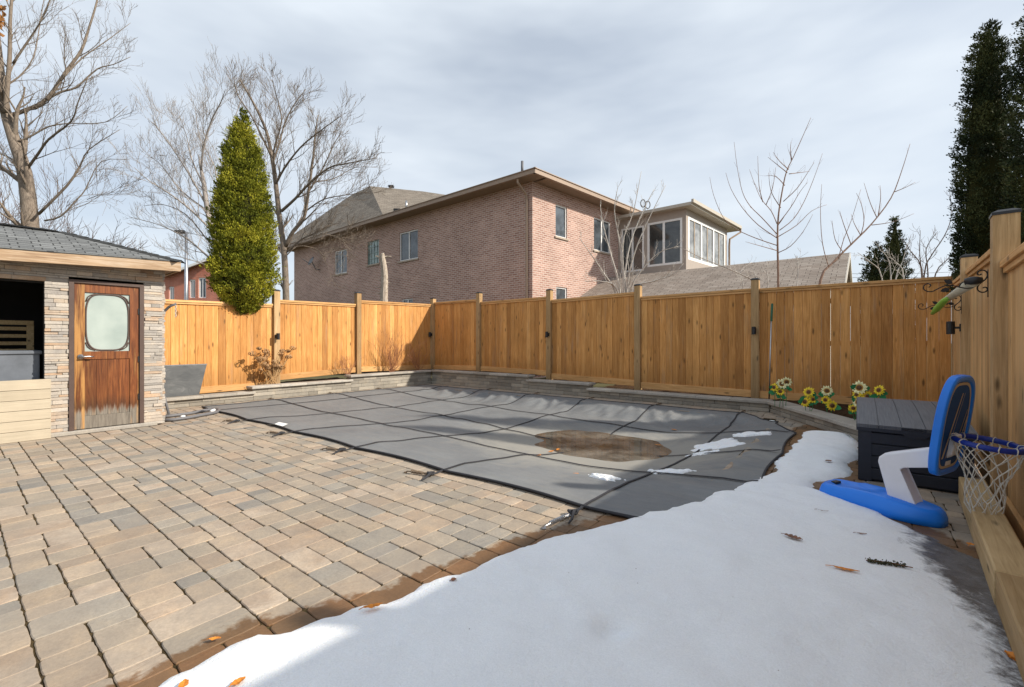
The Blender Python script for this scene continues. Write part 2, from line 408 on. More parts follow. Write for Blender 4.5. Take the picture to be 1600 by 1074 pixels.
# ------------------------------------------------------------------ pool cover
CS0,CS1,CT0,CT1=-9.86,-.66,2.93,8.56
def sst(x): x=max(0,min(1,x)); return x*x*(3-2*x)
def zcov(s,t):
    eN=t-CT0; eF=CT1-t; eL=s-CS0; eR=CS1-s
    pr=lambda x:(lambda y:1-(1-y)**2.2)(max(0,min(1,x)))
    g=pr((eN-.30)/2.9)*sst((eF-.24)/.75)*pr((eL-.32)/3.0)*pr((eR-.30)/1.9)
    d=.135+.19*math.exp(-((s+2.75)/2.0)**2-((t-5.65)/1.45)**2)
    z=.014-g*d
    # folds where the fabric is pulled over the far edge
    f=sst((eF-.22)/.2)*(1-sst((eF-.5)/.9))*sst((eR-.3)/.5)*sst((eL-.3)/.6)
    z+=f*(abs(nz(s*3.1+t*1.0,t*.8,3))*-.10+nz(s*7.5-t*3,t*1.6,7)*.024+nz(s*15-t*5,t*3,2)*.010)
    # smaller folds along the near and right edges
    f2=sst((eN-.1)/.3)*(1-sst((eN-.4)/1.0)); z+=f2*nz(s*2.6,t*2.0,5)*.012
    f3=(1-sst((eR-.3)/1.2))*sst((eR-.02)/.3); z+=f3*nz(s*2,t*3.4,8)*.02
    # strap lines lift the fabric slightly
    z+=g*.005*math.cos(2*math.pi*(s+1.55)/1.525)+g*.003*math.cos(2*math.pi*(t-4.3)/1.4)
    z+=(nz(s*.9,t*.9,1)*.034+nz(s*2.3,t*2.3,11)*.020)*g
    return z
mb=MB(); ds=.045
ns=int((CS1-CS0)/ds); ntt=int((CT1-CT0)/ds); idx={}
def warp(i,j):
    fs=i/ns; ft=j/ntt; s=CS0+(CS1-CS0)*fs; t=CT0+(CT1-CT0)*ft
    # edges bow inwards between the anchors
    sc1=abs(math.sin(math.pi*(s+1.55)/1.525))*.055; t+= sc1*(1-ft)**8 - sc1*.8*ft**8
    sc2=abs(math.sin(math.pi*(t-4.3)/1.4))*.035; s+= sc2*(1-fs)**12 - sc2*1.2*fs**12
    # cut corner beside the steps: fabric pulled back from the edge
    q=math.hypot((s+.70)/.85,(t-8.45)/1.35)
    if q<1: k=(1-q)*.62; s-=k*.55; t-=k*.95
    return s,t
for j in range(ntt+1):
    for i in range(ns+1):
        s,t=warp(i,j); mb.v.append((s,t,zcov(s,t)))
for j in range(ntt):
    for i in range(ns):
        q=j*(ns+1)+i; mb.f.append((q,q+1,q+ns+2,q+ns+1)); mb.c.append((.5,.5,.5,1)); mb.uv.append(None)
m=Mt('pool_cover_mesh',.62,.3); v=m.co(); f1=m.noise(v,.9,6,.6,.5); f2=m.noise(m.co((1,3,1)),5,6,.7); f3=m.noise(v,320,2,.5)
c1=m.ramp(f1,[(.3,(.145,.153,.163)),(.7,(.20,.21,.218))]); c1=m.mix(1.0,c1,m.ramp(f2,[(.35,(.9,.9,.9)),(.75,(1.12,1.09,1.05))]),'MULTIPLY'); c1=m.mix(1.0,c1,m.ramp(f3,[(.4,.85),(.6,1.1)]),'MULTIPLY'); st1=m.noise(m.co((.5,2.2,1),rot=(0,0,.3)),2.5,7,.75,1.5); c1=m.mix(m.ramp(st1,[(.52,0.),(.72,.45)]),c1,(.215,.205,.185))
gs=m.n('ShaderNodeTexGradient',gradient_type='SPHERICAL'); m.l(m.co((.36,.50,.0),'Object'),gs.inputs[0]); gs.inputs[0].links[0].from_node.inputs['Location'].default_value=(-.86,.12,0)
sl_=m.math('MULTIPLY_ADD',m.math('SUBTRACT',m.noise(v,1.8,6,.7,.8),.5),1.1,gs.outputs['Fac']); c1=m.mix(m.ramp(sl_,[(.12,0.),(.55,.75)]),c1,(.30,.285,.25))
m.col(c1); m.bump(f3,.15,.002); M_cover=m.m
M_strap=plain('black_webbing',(.035,.035,.04),.7,.3)
cov=root('pool_cover',W(-5.2,5.7,0),YAW,'grey mesh winter cover stretched over the sunken pool with black straps','pool cover')
off=Vector((-5.2,5.7,0))
mb.v=[(x-off.x,y-off.y,z) for x,y,z in mb.v]; mb.build('cover_fabric',M_cover,cov,smooth=True)
def ribbon(mb,pts,w,side,lift=.006):
    # flat ribbon along pts; side = unit sideways vector in s,t
    n=len(pts); vs=[]
    for p in pts:
        for k in (-1,1):
            s=p[0]+side[0]*w/2*k; t=p[1]+side[1]*w/2*k; vs.append((s-off.x,t-off.y,p[2]+lift)); vs.append((s-off.x,t-off.y,p[2]))
    fs=[]
    for i in range(n-1):
        a=i*4; b=a+4
        fs+=[(a,a+2,b+2,b),(a+2,a+3,b+3,b+2),(a+1,a,b,b+1)]
    mb.raw(vs,fs)
def wob(a,b): return nz(a*.7,b,4)*.02
sA=[-7.62-1.5,-7.62,-6.12,-4.64,-3.14,-1.62]
for s_ in sA:
    m_=MB(); P=[]
    k=0; e=-.22 
    while k<=80:
        t=CT0+e+(CT1-CT0-e+.16)*k/80; s=s_+wob(t,s_*3); 
        z=zcov(s,t)+.007 if CT0<t<CT1 else .012
        P.append((s,t,z)); k+=1
    ribbon(m_,P,.022,(1,0)); m_.build('strap',M_strap,cov)
for t_ in (4.34,5.72,7.08):
    m_=MB(); P=[]
    for k in range(101):
        s=CS0-.15+(CS1-CS0+.13)*k/100; t=t_+wob(s,t_*3); z=zcov(s,t)+.009 if CS0<s<CS1 else .014
        if s>CS1-.05: z=max(z,.05)
        P.append((s,t,z))
    ribbon(m_,P,.022,(0,1)); m_.build('strap',M_strap,cov)
mbe=MB(); P=[]
for i in range(ns+1): s,t=warp(i,0); P.append((s-off.x,t-off.y,zcov(s,t)+.008))
mbe.tube(P,[.013]*len(P),5); P=[]
for j in range(ntt+1): s,t=warp(0,j); P.append((s-off.x,t-off.y,zcov(s,t)+.004))
mbe.tube(P,[.011]*len(P),5); P=[]
for j in range(ntt+1): s,t=warp(ns,j); P.append((s-off.x,t-off.y,zcov(s,t)+.004))
mbe.tube(P,[.011]*len(P),5); P=[]
for i in range(ns+1): s,t=warp(i,ntt); P.append((s-off.x,t-off.y,zcov(s,t)+.004))
mbe.tube(P,[.009]*len(P),5)
mbe.build('edge_binding',M_strap,cov,smooth=True)
# spring anchors
M_spring=plain('weathered_spring',(.16,.11,.07),.6,.4)
def anchor(s,t,ds_,dt_,steel=False,L=.26,rot=0):
    a=MB(); d=Vector((ds_,dt_,0)).normalized(); b=Vector((s-off.x,t-off.y,.022)); sd=Vector((-d.y,d.x,0))
    a.tube([b,b+d*.06],[.010,.010],6)
    coil=[b+d*(.06+(L-.12)*k/60)+sd*.013*math.cos(k*1.1)+Vector((0,0,.013*math.sin(k*1.1))) for k in range(61)]
    a.tube(coil,.004,4)
    a.tube([b+d*(L-.06),b+d*(L-.01)+Vector((0,0,-.004)),b+d*L+Vector((0,0,-.02))],.006,6)
    a.lathe([(.016,-.02),(.016,-.012),(.010,-.011)],10,M=Matrix.Translation(b+d*(L+.005)))
    a.tube([b+sd*.022+d*.01,b-sd*.022+d*.01,b-sd*.022+d*.045,b+sd*.022+d*.045],.0045,5,closed=True)
    a.build('anchor_spring',M_steel if steel else M_spring,cov)
for k,s_ in enumerate(sA):
    if s_>-2: anchor(s_,CT0-.20,-.12,-1,steel=True,L=.27)
    else: anchor(s_-.02,CT0-.17,-1,-.25-.1*(k%2),L=.25)
    bk=MB(); b0=Vector((s_-off.x,CT0-.15-off.y,.028)); bk.tube([b0+Vector((math.cos(a_)*.035,math.sin(a_)*.028,.006*math.sin(a_*2))) for a_ in [2*math.pi*i/12 for i in range(12)]],.010,5,closed=True); bk.tube([b0+Vector((.0,.03,0)),b0+Vector((.02,-.02,.012)),b0+Vector((.05,-.10,-.008)),b0+Vector((.06,-.16,-.016))],[.012,.014,.010,.006],5); bk.build('buckle',M_strap,cov)
for s_ in sA[1:]: anchor(s_,CT1+.13,.05,1,L=.2)
for t_ in (4.34,5.72,7.08): anchor(CS0-.12,t_,-1,0,L=.2)
# puddle of meltwater in the sag of the cover
m=Mt('meltwater',.05,.5); v=m.co(); f=m.noise(v,1.7,6,.7,1.0); m.col(m.ramp(f,[(.34,(.17,.14,.105)),(.52,(.29,.28,.25))])); m.b.inputs['Roughness'].default_value=.08
tr=m.n('ShaderNodeBsdfTransparent'); tr.inputs[0].default_value=(.80,.77,.72,1); ms=m.n('ShaderNodeMixShader'); m.l(m.ramp(m.noise(v,2.6,6,.7,.6),[(.36,.25),(.62,.8)]),ms.inputs[0]); m.l(tr.outputs[0],ms.inputs[1]); m.l(m.b.outputs[0],ms.inputs[2])
gl=m.n('ShaderNodeBsdfGlossy'); gl.inputs['Roughness'].default_value=.05; fr_=m.n('ShaderNodeFresnel'); fr_.inputs['IOR'].default_value=1.33; m2=m.n('ShaderNodeMixShader'); m.l(fr_.outputs[0],m2.inputs[0]); m.l(ms.outputs[0],m2.inputs[1]); m.l(gl.outputs[0],m2.inputs[2])
m.l(m2.outputs[0],m.t.nodes['Material Output'].inputs['Surface']); M_pud=m.m
mb=MB(); P=[]
for k in range(72):
    a=2*math.pi*k/72; P.append((-2.75+2.1*math.cos(a),5.6+1.8*math.sin(a),-.238))
mb.face(P); o=tag(mb.build('meltwater',M_pud),'shallow muddy puddle lying in the sag of the pool cover','puddle',kind='stuff'); o.rotation_euler=(0,0,YAW)
# ------------------------------------------------------------------ snow
m=Mt('snow',.55,.3); m.b.inputs['Subsurface Weight'].default_value=.25; m.b.inputs['Subsurface Radius'].default_value=(.3,.35,.45); m.b.inputs['Subsurface Scale'].default_value=.05
v=m.co(); at=m.attr(); ch=m.sep(at.outputs['Color']); g=m.noise(v,6,6,.7); g2=m.noise(v,150,3,.6)
fac=m.math('MULTIPLY_ADD',m.math('SUBTRACT',m.noise(m.co((1.2,1.2,1)),5.0,8,.8,.4),.5),1.5,ch[0]); fac=m.ramp(fac,[(.42,0.),(.70,1.)])
icec=m.ramp(m.noise(v,9,6,.7),[(.3,(.075,.065,.06)),(.6,(.16,.155,.16)),(.8,(.33,.34,.36))])
snowc=m.ramp(g2,[(.3,(.79,.81,.835)),(.7,(.89,.905,.925))]); snowc=m.mix(m.ramp(g,[(.45,0.),(.8,.22)]),snowc,(.62,.65,.69)); vs_=m.n('ShaderNodeTexVoronoi'); vs_.inputs['Scale'].default_value=9; m.l(v,vs_.inputs['Vector']); snowc=m.mix(m.ramp(m.math('ADD',vs_.outputs['Distance'],m.math('MULTIPLY',g2,.02)),[(.030,.8),(.042,0.)]),snowc,(.20,.16,.13))
m.col(m.mix(fac,snowc,icec)); m.rough(m.ramp(fac,[(0,.6),(1,.28)])); g3=m.noise(v,38,5,.7); m.bump(m.math('ADD',m.math('MULTIPLY',g2,.3),m.math('ADD',g,m.math('MULTIPLY',g3,.7))),.6,.016); M_snow=m.m
S0,S1,T0,T1=-2.6,.72,-2.6,7.3; st=.028; na=int((S1-S0)/st); nb=int((T1-T0)/st)
mb=MB(); hs={}; vid={}; vc=[]
DIMP=[(GST(955,975,.06),.13,.10),(GST(1100,1000,.06),.16,.03),(GST(1180,880,.06),.2,.02),(GST(850,920,.06),.12,.03),(GST(1020,930,.06),.1,.02),(GST(640,1010,.06),.1,.03),(GST(1000,860,.06),.2,.012),(GST(745,975,.05),.12,.008),(GST(730,955,.05),.09,.008)]
DIMP+= [((GST(1215+k*7,905-k*2,.06)[0],GST(1215,905,.06)[1]),.05,.0) for k in range(1)]
for j in range(nb+1):
    for i in range(na+1):
        s=S0+i*st; t=T0+j*st
        d=sdist(s,t)+nz(s*7,t*7,1)*.035+nz(s*17,t*17,5)*.016
        if d<-.10: continue
        thin=sst((s-(.15+.05*math.sin(t*3)-.10*sst((t-2.2)/1.5)) )/.50)*(1-sst((t-4.2)/.5))
        h=.048*(1-math.exp(-max(0,d)/.055)) if d>0 else d*.7
        h*=(1-.80*thin)
        if d>0:
            h+=(nz(s*2.2,t*2.2,2)*.016+nz(s*6,t*6,4)*.006+nz(s*14,t*14,4)*.0035)*sst(d/.15)*(1-.7*thin)
            # faint wind ridges
            h+=.007*max(0,math.sin((t+.25*s)*5.5+nz(s,t,3)*2.5))**6*(1-thin)*sst(d/.2)
            for (c_,r_,dp) in DIMP: h-=dp*math.exp(-((s-c_[0])**2+(t-c_[1])**2)/(r_*r_*.25))*.55
            h=max(h,.004)
        ex=0.0
        # over the pool cover edge
        zb_=0.0
        if t>CT0 and s<CS1: zb_=zcov(s,t)*sst((CS1-s)/.25)*sst((t-CT0)/.25)
        hs[(i,j)]=(s,t,h+zb_,thin,d)
for (i,j),v_ in hs.items():
    if all(k in hs for k in ((i+1,j),(i,j+1),(i+1,j+1))):
        q=[(i,j),(i+1,j),(i+1,j+1),(i,j+1)]
        if max(hs[k][4] for k in q)<-.03: continue
        f=[]
        for k in q:
            if k not in vid: vid[k]=len(mb.v); mb.v.append(hs[k][:3]); vc.append((hs[k][3],.5,.5,1))
            f.append(vid[k])
        mb.f.append(tuple(f)); mb.c.append(None); mb.uv.append(None)
mb.vc=vc; o=tag(mb.build('snow',M_snow,smooth=True),'melting white snow covering the right side of the patio','snow',kind='stuff'); o.rotation_euler=(0,0,YAW)
# snow patches on the cover
def patch(px,py,rx,ry,label,seed,th=.025,ang=0):
    zg=-.08; s,t=GST(px,py,zg)
    for _ in range(3):
        zg=zcov(s,t); s,t=GST(px,py,zg)
    b=MB(); n=44; vs={}; 
    for j in range(n+1):
        for i in range(n+1):
            x=-1.3+2.6*i/n; y=-1.3+2.6*j/n; r=math.hypot(x,y)+nz(x*1.5,y*1.5,seed)*.75+nz(x*4,y*4,seed+3)*.45
            h=th*(1-math.exp(-max(0,1-r)/.25))*1.4 if r<1 else (1-r)*.12
            X=x*rx*math.cos(ang)-y*ry*math.sin(ang); Y=x*rx*math.sin(ang)+y*ry*math.cos(ang)
            vs[(i,j)]=(X,Y,max(h,-.02)+zcov(s+X,t+Y)-zg,r)
    ids={}
    for j in range(n):
        for i in range(n):
            q=[(i,j),(i+1,j),(i+1,j+1),(i,j+1)]
            if min(vs[k][3] for k in q)>1.12: continue
            f=[]
            for k in q:
                if k not in ids: ids[k]=len(b.v); b.v.append(vs[k][:3])
                f.append(ids[k])
            b.f.append(tuple(f)); b.c.append((0,0,0,1)); b.uv.append(None)
    o=b.build('snow_patch',M_snow,smooth=True); o.location=W(s,t,zg); o.rotation_euler=(0,0,YAW)
    tag(o,label,'snow patch','leftover snow patches on the pool cover')
patch(1176,680,.22,.13,'thin white snow patch on the cover nearest the cut pool corner',3)
patch(1125,696,.30,.26,'largest ragged snow patch below the strap crossing',9,.02,.5)
patch(1098,709,.16,.09,'snow sliver just left below the largest ragged patch',19,.015,.3)
patch(1045,738,.20,.11,'flat broken snow patch beside the lowest lengthwise strap',29,.018,.3)
patch(946,747,.17,.09,'long snow streak at the near rim of the puddle',39,.018,-.2)
# ------------------------------------------------------------------ retaining walls and planting beds
def blockwall(name,pts,steps,label,side=1):
    """pts: polyline in s,t of the front face; steps: list of (a0,a1,top) along the first leg"""
    r=root(name,W(pts[0][0],pts[0][1],0),YAW,label,'retaining wall')
    bl=MB(); cp=MB(); base=0.0
    tot=0
    o=Vector((pts[0][0],pts[0][1],0))
    for (pa,pb,segs) in steps:
        A=Vector((pa[0],pa[1],0))-o; B=Vector((pb[0],pb[1],0))-o; d=(B-A); L=d.length; d.normalize(); nrm=Vector((-d.y,d.x,0))*side
        Mx=Matrix(((d.x,nrm.x,0,A.x),(d.y,nrm.y,0,A.y),(0,0,1,0),(0,0,0,1)))
        for (a0,a1,top) in segs:
            nrow=max(1,round((top-.06)/.085)); rh=(top-.058)/nrow
            for k in range(nrow):
                x=a0-(rng.random()*.2 if a0<=0 else 0); x=a0
                while x<a1-.01:
                    w_=min(rng.choice((.22,.3,.38,.45)),a1-x)
                    if a1-x-w_<.08: w_=a1-x
                    y=rng.uniform(0,.008)+k*.006; bl.box(x+.002,x+w_-.002,y,y+.2,k*rh+.002,k*rh+rh-.002,rc(),Mx,bev=.005); x+=w_
            x=a0-(.04 if a0>0 else .0)
            e=a1+.03
            while x<e-.01:
                w_=min(.6,e-x); 
                if e-x-w_<.15: w_=e-x
                cp.box(x+.0015,x+w_-.0015,-.045,.28,top-.055,top+rng.uniform(-.002,.002),rc(),Mx,bev=.009); x+=w_
    bl.build('blockwork',M_wall,r); cp.build('coping',M_cap,r); return r
WL=-10.2; WT=9.05
tL=lambda px: onS(px,560,WL)[0]; sB=lambda px: onT(px,560,WT)[0]
blockwall('retaining_wall',[(WL,0)],[((WL,-.5),(WL,WT),[(0,tL(396)+.5,.195),(tL(396)+.5,tL(549)+.5,.30),(tL(549)+.5,WT+.5,.405)])],'low stepped stone block wall in front of the sunlit left fence')
s1,s2=sB(825),sB(920)
blockwall('retaining_wall',[(WL,WT)],[((WL-.2,WT),(-1.25,WT),[(.2,s1-WL+.2,.412),(s1-WL+.2,s2-WL+.2,.31),(s2-WL+.2,-1.25-WL+.2,.20)]),((-1.25,WT),(.05,6.98),[(0.03,2.42,.20)])],'long stone block wall along the shaded back fence, curving to the storage box')
sb=MB()
def soilq(s0,s1,t0,t1,z0,z1,n,m_):
    vs=[];
    for j in range(m_+1):
        for i in range(n+1):
            s=s0+(s1-s0)*i/n; t=t0+(t1-t0)*j/m_; fz=(i/n if abs(s1-s0)>abs(t1-t0) else j/m_)
            vs.append((s,t,z0+(z1-z0)*fz+nz(s*5,t*5,6)*.03+nz(s*16,t*16,6)*.012))
    sb.raw(vs,[(j*(n+1)+i,j*(n+1)+i+1,(j+1)*(n+1)+i+1,(j+1)*(n+1)+i) for j in range(m_) for i in range(n)])
soilq(-11.4,WL-.17,-.4,4.2,.13,.15,8,60); soilq(-11.4,WL-.17,4.2,6.6,.25,.27,8,40); soilq(-11.4,WL-.17,6.6,11,.37,.38,8,60)
soilq(WL-.3,s1,WT+.17,11.4,.385,.38,60,14); soilq(s1,s2,WT+.17,11.4,.28,.27,30,14); soilq(s2,-1.1,WT+.17,11.4,.165,.165,60,14)
vs=[(-1.15,WT+.15,.165),(.22,6.98,.165),(1.3,6.9,.165),(1.4,11.4,.165),(-1.15,11.4,.165)]
nn=34
g_=[]
for j in range(nn+1):
    for i in range(nn+1):
        t=6.9+(11.4-6.9)*j/nn; lo=max(-1.18,-1.18+(WT+.12-t)*.66) if t<WT+.12 else -1.18; s=lo+(1.45-lo)*i/nn; g_.append((s,t,.16+nz(s*5,t*5,6)*.03+nz(s*16,t*16,6)*.015))
sb.raw(g_,[(j*(nn+1)+i,j*(nn+1)+i+1,(j+1)*(nn+1)+i+1,(j+1)*(nn+1)+i) for j in range(nn) for i in range(nn)])
o=tag(sb.build('bed_soil',M_soil,smooth=True),'dark soil of the raised planting beds','soil',kind='structure'); o.rotation_euler=(0,0,YAW)
# ------------------------------------------------------------------ fences
def fence(p0,p1,posts,panels,label,mat,gaps=(),postw=.135,bw=.140):
    """posts: (x, ztop, zbottom) along the fence; panels: (x0,x1,zt0,zt1,zb0,zb1)"""
    a=W(*p0); b=W(*p1); d=(b-a); ang=math.atan2(d.y,d.x)
    r=root('wooden_fence',a,ang,label,'fence')
    for (x,zt,zb) in posts:
        q=MB(); q.box(x-postw/2,x+postw/2,-.045,postw-.045,zb,zt,rc(),bev=.005); po=q.build('post',M_post,r)
        q=MB(); w=postw/2+.006; cy=postw/2-.045
        q.raw([(x-w,cy-w,zt-.012),(x+w,cy-w,zt-.012),(x+w,cy+w,zt-.012),(x-w,cy+w,zt-.012),(x-w,cy-w,zt+.008),(x+w,cy-w,zt+.008),(x+w,cy+w,zt+.008),(x-w,cy+w,zt+.008),(x-w*.55,cy-w*.55,zt+.028),(x+w*.55,cy-w*.55,zt+.028),(x+w*.55,cy+w*.55,zt+.028),(x-w*.55,cy+w*.55,zt+.028)],
              [(3,2,1,0),(0,1,5,4),(1,2,6,5),(2,3,7,6),(3,0,4,7),(4,5,9,8),(5,6,10,9),(6,7,11,10),(7,4,8,11),(8,9,10,11)]); q.build('post_cap',M_blackm,po)
    for pi,(x0,x1,zt0,zt1,zb0,zb1) in enumerate(panels):
        q=MB(); n=max(1,round((x1-x0)/bw)); L=(x1-x0)/n
        T=lambda x:zt0+(zt1-zt0)*(x-x0)/(x1-x0)
        Bt=lambda x:zb0+(zb1-zb0)*(x-x0)/(x1-x0)
        for k in range(n):
            g=.0015
            if pi in gaps: g=rng.choice((.0006,.0008,.0015,.0024))
            xa=x0+k*L+g; xb=x0+(k+1)*L-g; y=.03+rng.uniform(-.0015,.0015); ch=.004
            c_=rc(); zt=[T(xa)-.03,T(xb)-.03]; zb=[Bt(xa)+.03,Bt(xb)+.03]
            pr=[(xa,y+ch),(xa+ch,y),(xb-ch,y),(xb,y+ch),(xb,y+.02),(xa,y+.02)]
            zz=lambda x,arr: arr[0] if x<(xa+xb)/2 else arr[1]
            vs=[(x,yy,zz(x,zb)) for x,yy in pr]+[(x,yy,zz(x,zt)) for x,yy in pr]
            q.raw(vs,[(0,1,7,6),(1,2,8,7),(2,3,9,8),(3,4,10,9),(4,5,11,10),(5,0,6,11)],c_)
        pn=q.build('fence_panel',mat,r)
        q=MB(); q.hexa([(x0,-.012,zt0-.045),(x1,-.012,zt1-.045),(x1,.075,zt1-.045),(x0,.075,zt0-.045)],[(x0,-.012,zt0),(x1,-.012,zt1),(x1,.075,zt1),(x0,.075,zt0)],rc())
        q.hexa([(x0,.005,zt0-.085),(x1,.005,zt1-.085),(x1,.028,zt1-.085),(x0,.028,zt0-.085)],[(x0,.005,zt0-.047),(x1,.005,zt1-.047),(x1,.028,zt1-.047),(x0,.028,zt0-.047)],rc())
        q.build('top_rail',M_fencex,pn,auto=.004)
        q=MB(); h=.14; q.hexa([(x0,.0,zb0),(x1,.0,zb1),(x1,.03,zb1),(x0,.03,zb0)],[(x0,.0,zb0+h),(x1,.0,zb1+h),(x1,.03,zb1+h),(x0,.03,zb0+h)],rc()); q.build('kickboard',M_fencex,pn,auto=.003)
        # middle rail on the far side
        q=MB(); zc_=(zt0+zb0)/2; q.box(x0,x1,.055,.09,zc_-.045,zc_+.045,rc())
        zc_=zt0-.3; q.box(x0,x1,.055,.09,zc_-.045,zc_+.045,rc()); q.build('rear_rail',M_fencex,pn)
    return r
FT=9.70; FL=-10.87
# back fence: corner at px 675
sc0=onT(676,500,FT)[0]
def X(px): return onT(px,500,FT)[0]-sc0
def zT(px,py): return onT(px,py,FT)[1]
posts=[(0.0,zT(672,467),.2)]+[(X(px),zT(px,py),.1) for px,py in ((748,458),(858,453.5),(996.5,446),(1180,437))]+[(X(1487)+.075,zT(1487,430),.1)]
pan=[(.07,X(748)-.07,zT(681,472.5),zT(743,468),zT(681,577.5),zT(743,579)),
 (X(748)+.07,X(858)-.07,zT(751,472),zT(853,463.7),zT(751,579.5),zT(853,587.5)),
 (X(858)+.07,X(996.5)-.07,zT(862,468.8),zT(990,456.3),zT(862,592),zT(990,603.5)),
 (X(996.5)+.07,X(1180)-.07,zT(1001,463.7),zT(1172.7,451),zT(1001,606.9),zT(1172.7,620.8)),
 (X(1180)+.07,X(1487)+.0,zT(1187,451),zT(1480,432),zT(1187,622.5),.16)]
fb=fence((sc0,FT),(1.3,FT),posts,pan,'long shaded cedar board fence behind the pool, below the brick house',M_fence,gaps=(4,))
def Xl(px): return onS(px,500,FL)[0]-1.0
def zL(px,py): return onS(px,py,FL)[1]
posts=[(Xl(432),zL(432,454.5),.1),(Xl(560),zL(560,458),.2),(.0,2.3,.1)]
pan=[(0.07,Xl(432)-.07,zL(251,468)-.03,zL(426,475),.15,zL(389,608.5)),(Xl(432)+.07,Xl(560)-.07,zL(437,468.5),zL(556.7,475.3),zL(459,592.8),zL(556,582)),
 (Xl(560)+.07,FT-1.0-.07,zL(565,469.4),zL(671,475.3),zL(568,581),zL(670,577))]
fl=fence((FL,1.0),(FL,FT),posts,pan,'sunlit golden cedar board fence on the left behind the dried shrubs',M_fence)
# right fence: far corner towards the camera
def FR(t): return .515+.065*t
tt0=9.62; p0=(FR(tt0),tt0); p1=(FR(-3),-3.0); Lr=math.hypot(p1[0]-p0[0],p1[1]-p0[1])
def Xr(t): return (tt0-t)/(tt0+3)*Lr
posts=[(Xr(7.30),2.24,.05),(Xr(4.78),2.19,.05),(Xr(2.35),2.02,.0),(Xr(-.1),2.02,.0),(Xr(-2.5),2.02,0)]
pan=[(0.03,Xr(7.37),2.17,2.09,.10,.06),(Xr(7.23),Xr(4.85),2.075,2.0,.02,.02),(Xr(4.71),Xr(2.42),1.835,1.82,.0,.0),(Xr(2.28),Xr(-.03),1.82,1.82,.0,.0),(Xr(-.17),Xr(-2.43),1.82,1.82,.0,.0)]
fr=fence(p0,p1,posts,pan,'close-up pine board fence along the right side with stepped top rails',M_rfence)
# timber border
q=MB(); a=W(FR(5.0)-.205,5.0); b=W(FR(-1)-.205,-1); d=b-a; ang=math.atan2(d.y,d.x); L=d.length
r=root('border_timber',a,ang,'thick pale timber laid along the foot of the right fence','timber')
tag(r)
q.box(0,1.95,0,.150,.0,.175,rc(),bev=.008); q.box(1.954,L,0.003,.152,.0,.172,rc(),bev=.008); q.build('beam',M_timber,r)
# post lights
def postlight(loc,rz,label,first=[None]):
    if first[0] is None:
        r=root('wall_light',loc,rz,label,'outdoor light','black cylinder lights on the fence posts')
        q=MB(); q.lathe([(.036,-.075),(.038,-.073),(.038,.073),(.036,.075)],20,M=Matrix.Translation((0,-.085,0))); q.build('lamp_shade',M_blackm,r,auto=None)
        q=MB(); q.box(-.03,.03,-.012,0,-.045,.045,bev=.004); q.box(-.012,.012,-.05,-.01,-.012,.012); q.build('bracket',M_blackm,r)
        first[0]=r; return r
    c=clone(first[0],loc,rz); c['label']=label; return c
for px,py,lab in ((1179,517,'black light on the back fence post beside the green-handled pole'),(857,523,'black light on the second back fence post right of the corner'),):
    s,z=onT(px,py,FT-.045); postlight(W(s,FT-.046,z),YAW,lab)
s,z=onT(674,523,FT-.045); postlight(W(s+.02,FT-.046,z),YAW,'black light on the far corner post where the two fences meet')
t,z=onS(432,526,FL+.046); postlight(W(FL+.046,t,z),YAW+R(90),'black light on the sunlit fence post above the dried hydrangea')
t_=7.30; postlight(W(FR(t_)-.046,t_-.02,1.42),YAW-R(90)-math.atan(.065),'black light on the right fence post under the scroll brackets')
# ------------------------------------------------------------------ garden shed
shed=root('garden_shed',W(-8.36,0,0),YAW,'stone-clad garden shed with a weathered wooden door and a serving hatch','shed')
M_shroof=shingle('shed_shingles',(.12,.125,.128),(.19,.197,.20),.7)
M_fasc=wood('weathered_fascia',(.20,.13,.085),(.36,.26,.17),(.50,.43,.35),'y',knots=False)
M_soff=plain('soffit_board',(.25,.19,.14),.8)
M_cream=wood('cream_siding',(.37,.33,.26),(.42,.375,.295),(.47,.42,.335),'y',knots=False,grain=.4)
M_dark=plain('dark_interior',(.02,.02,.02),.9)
M_frame=plain('brown_frame',(.085,.055,.045),.5,.4)
HT=lambda px:onS(px,600,-8.36)[0]
dz0,dz1=.10,1.93
d0,d1=HT(107),HT(224); cornt=HT(253)
zl=lambda px,py:onS(px,py,-8.36)[1]
op1=HT(69); opz0,opz1=zl(40,597),zl(40,440)
doortop=zl(165,441)
# stone veneer: real ledgestone courses on the front and right side, none over openings
q=MB()
def ledge(A0,A1,z0,z1,place,holes):
    z=z0
    while z<z1-.005:
        h=min(rng.choice((.03,.04,.045,.055)),z1-z); x=A0-rng.random()*.2
        while x<A1:
            w_=rng.choice((.1,.16,.22,.3,.4)); a=max(x,A0); b=min(x+w_,A1); x+=w_
            segs=[(a,b)]
            for (h0,h1,hz0,hz1) in holes:
                if z+h>hz0+.001 and z<hz1-.001:
                    ns_=[]
                    for (u,v_) in segs:
                        if v_<=h0 or u>=h1: ns_.append((u,v_))
                        else:
                            if u<h0: ns_.append((u,h0))
                            if v_>h1: ns_.append((h1,v_))
                    segs=ns_
            for u,v_ in segs:
                if v_-u>.012: place(u+.0012,v_-.0012,z+.001,z+h-.001,.02+rng.random()*.022)
        z+=h
holes=[(-9,op1,opz0-.02,opz1),(d0,d1,-1,doortop+.02)]
ledge(-2.4,cornt,.02,2.33,lambda a,b,c_,d_,k:q.box(-.02,k,a,b,c_,d_,rc(),bev=.004),holes)
ledge(-1.8,.02,.02,2.33,lambda a,b,c_,d_,k:q.box(a,b,cornt-.02,cornt+k,c_,d_,rc(),bev=.004),[])
q.build('stone_veneer',M_ven,shed)
q=MB()  # structural walls behind the veneer, with the hatch left open
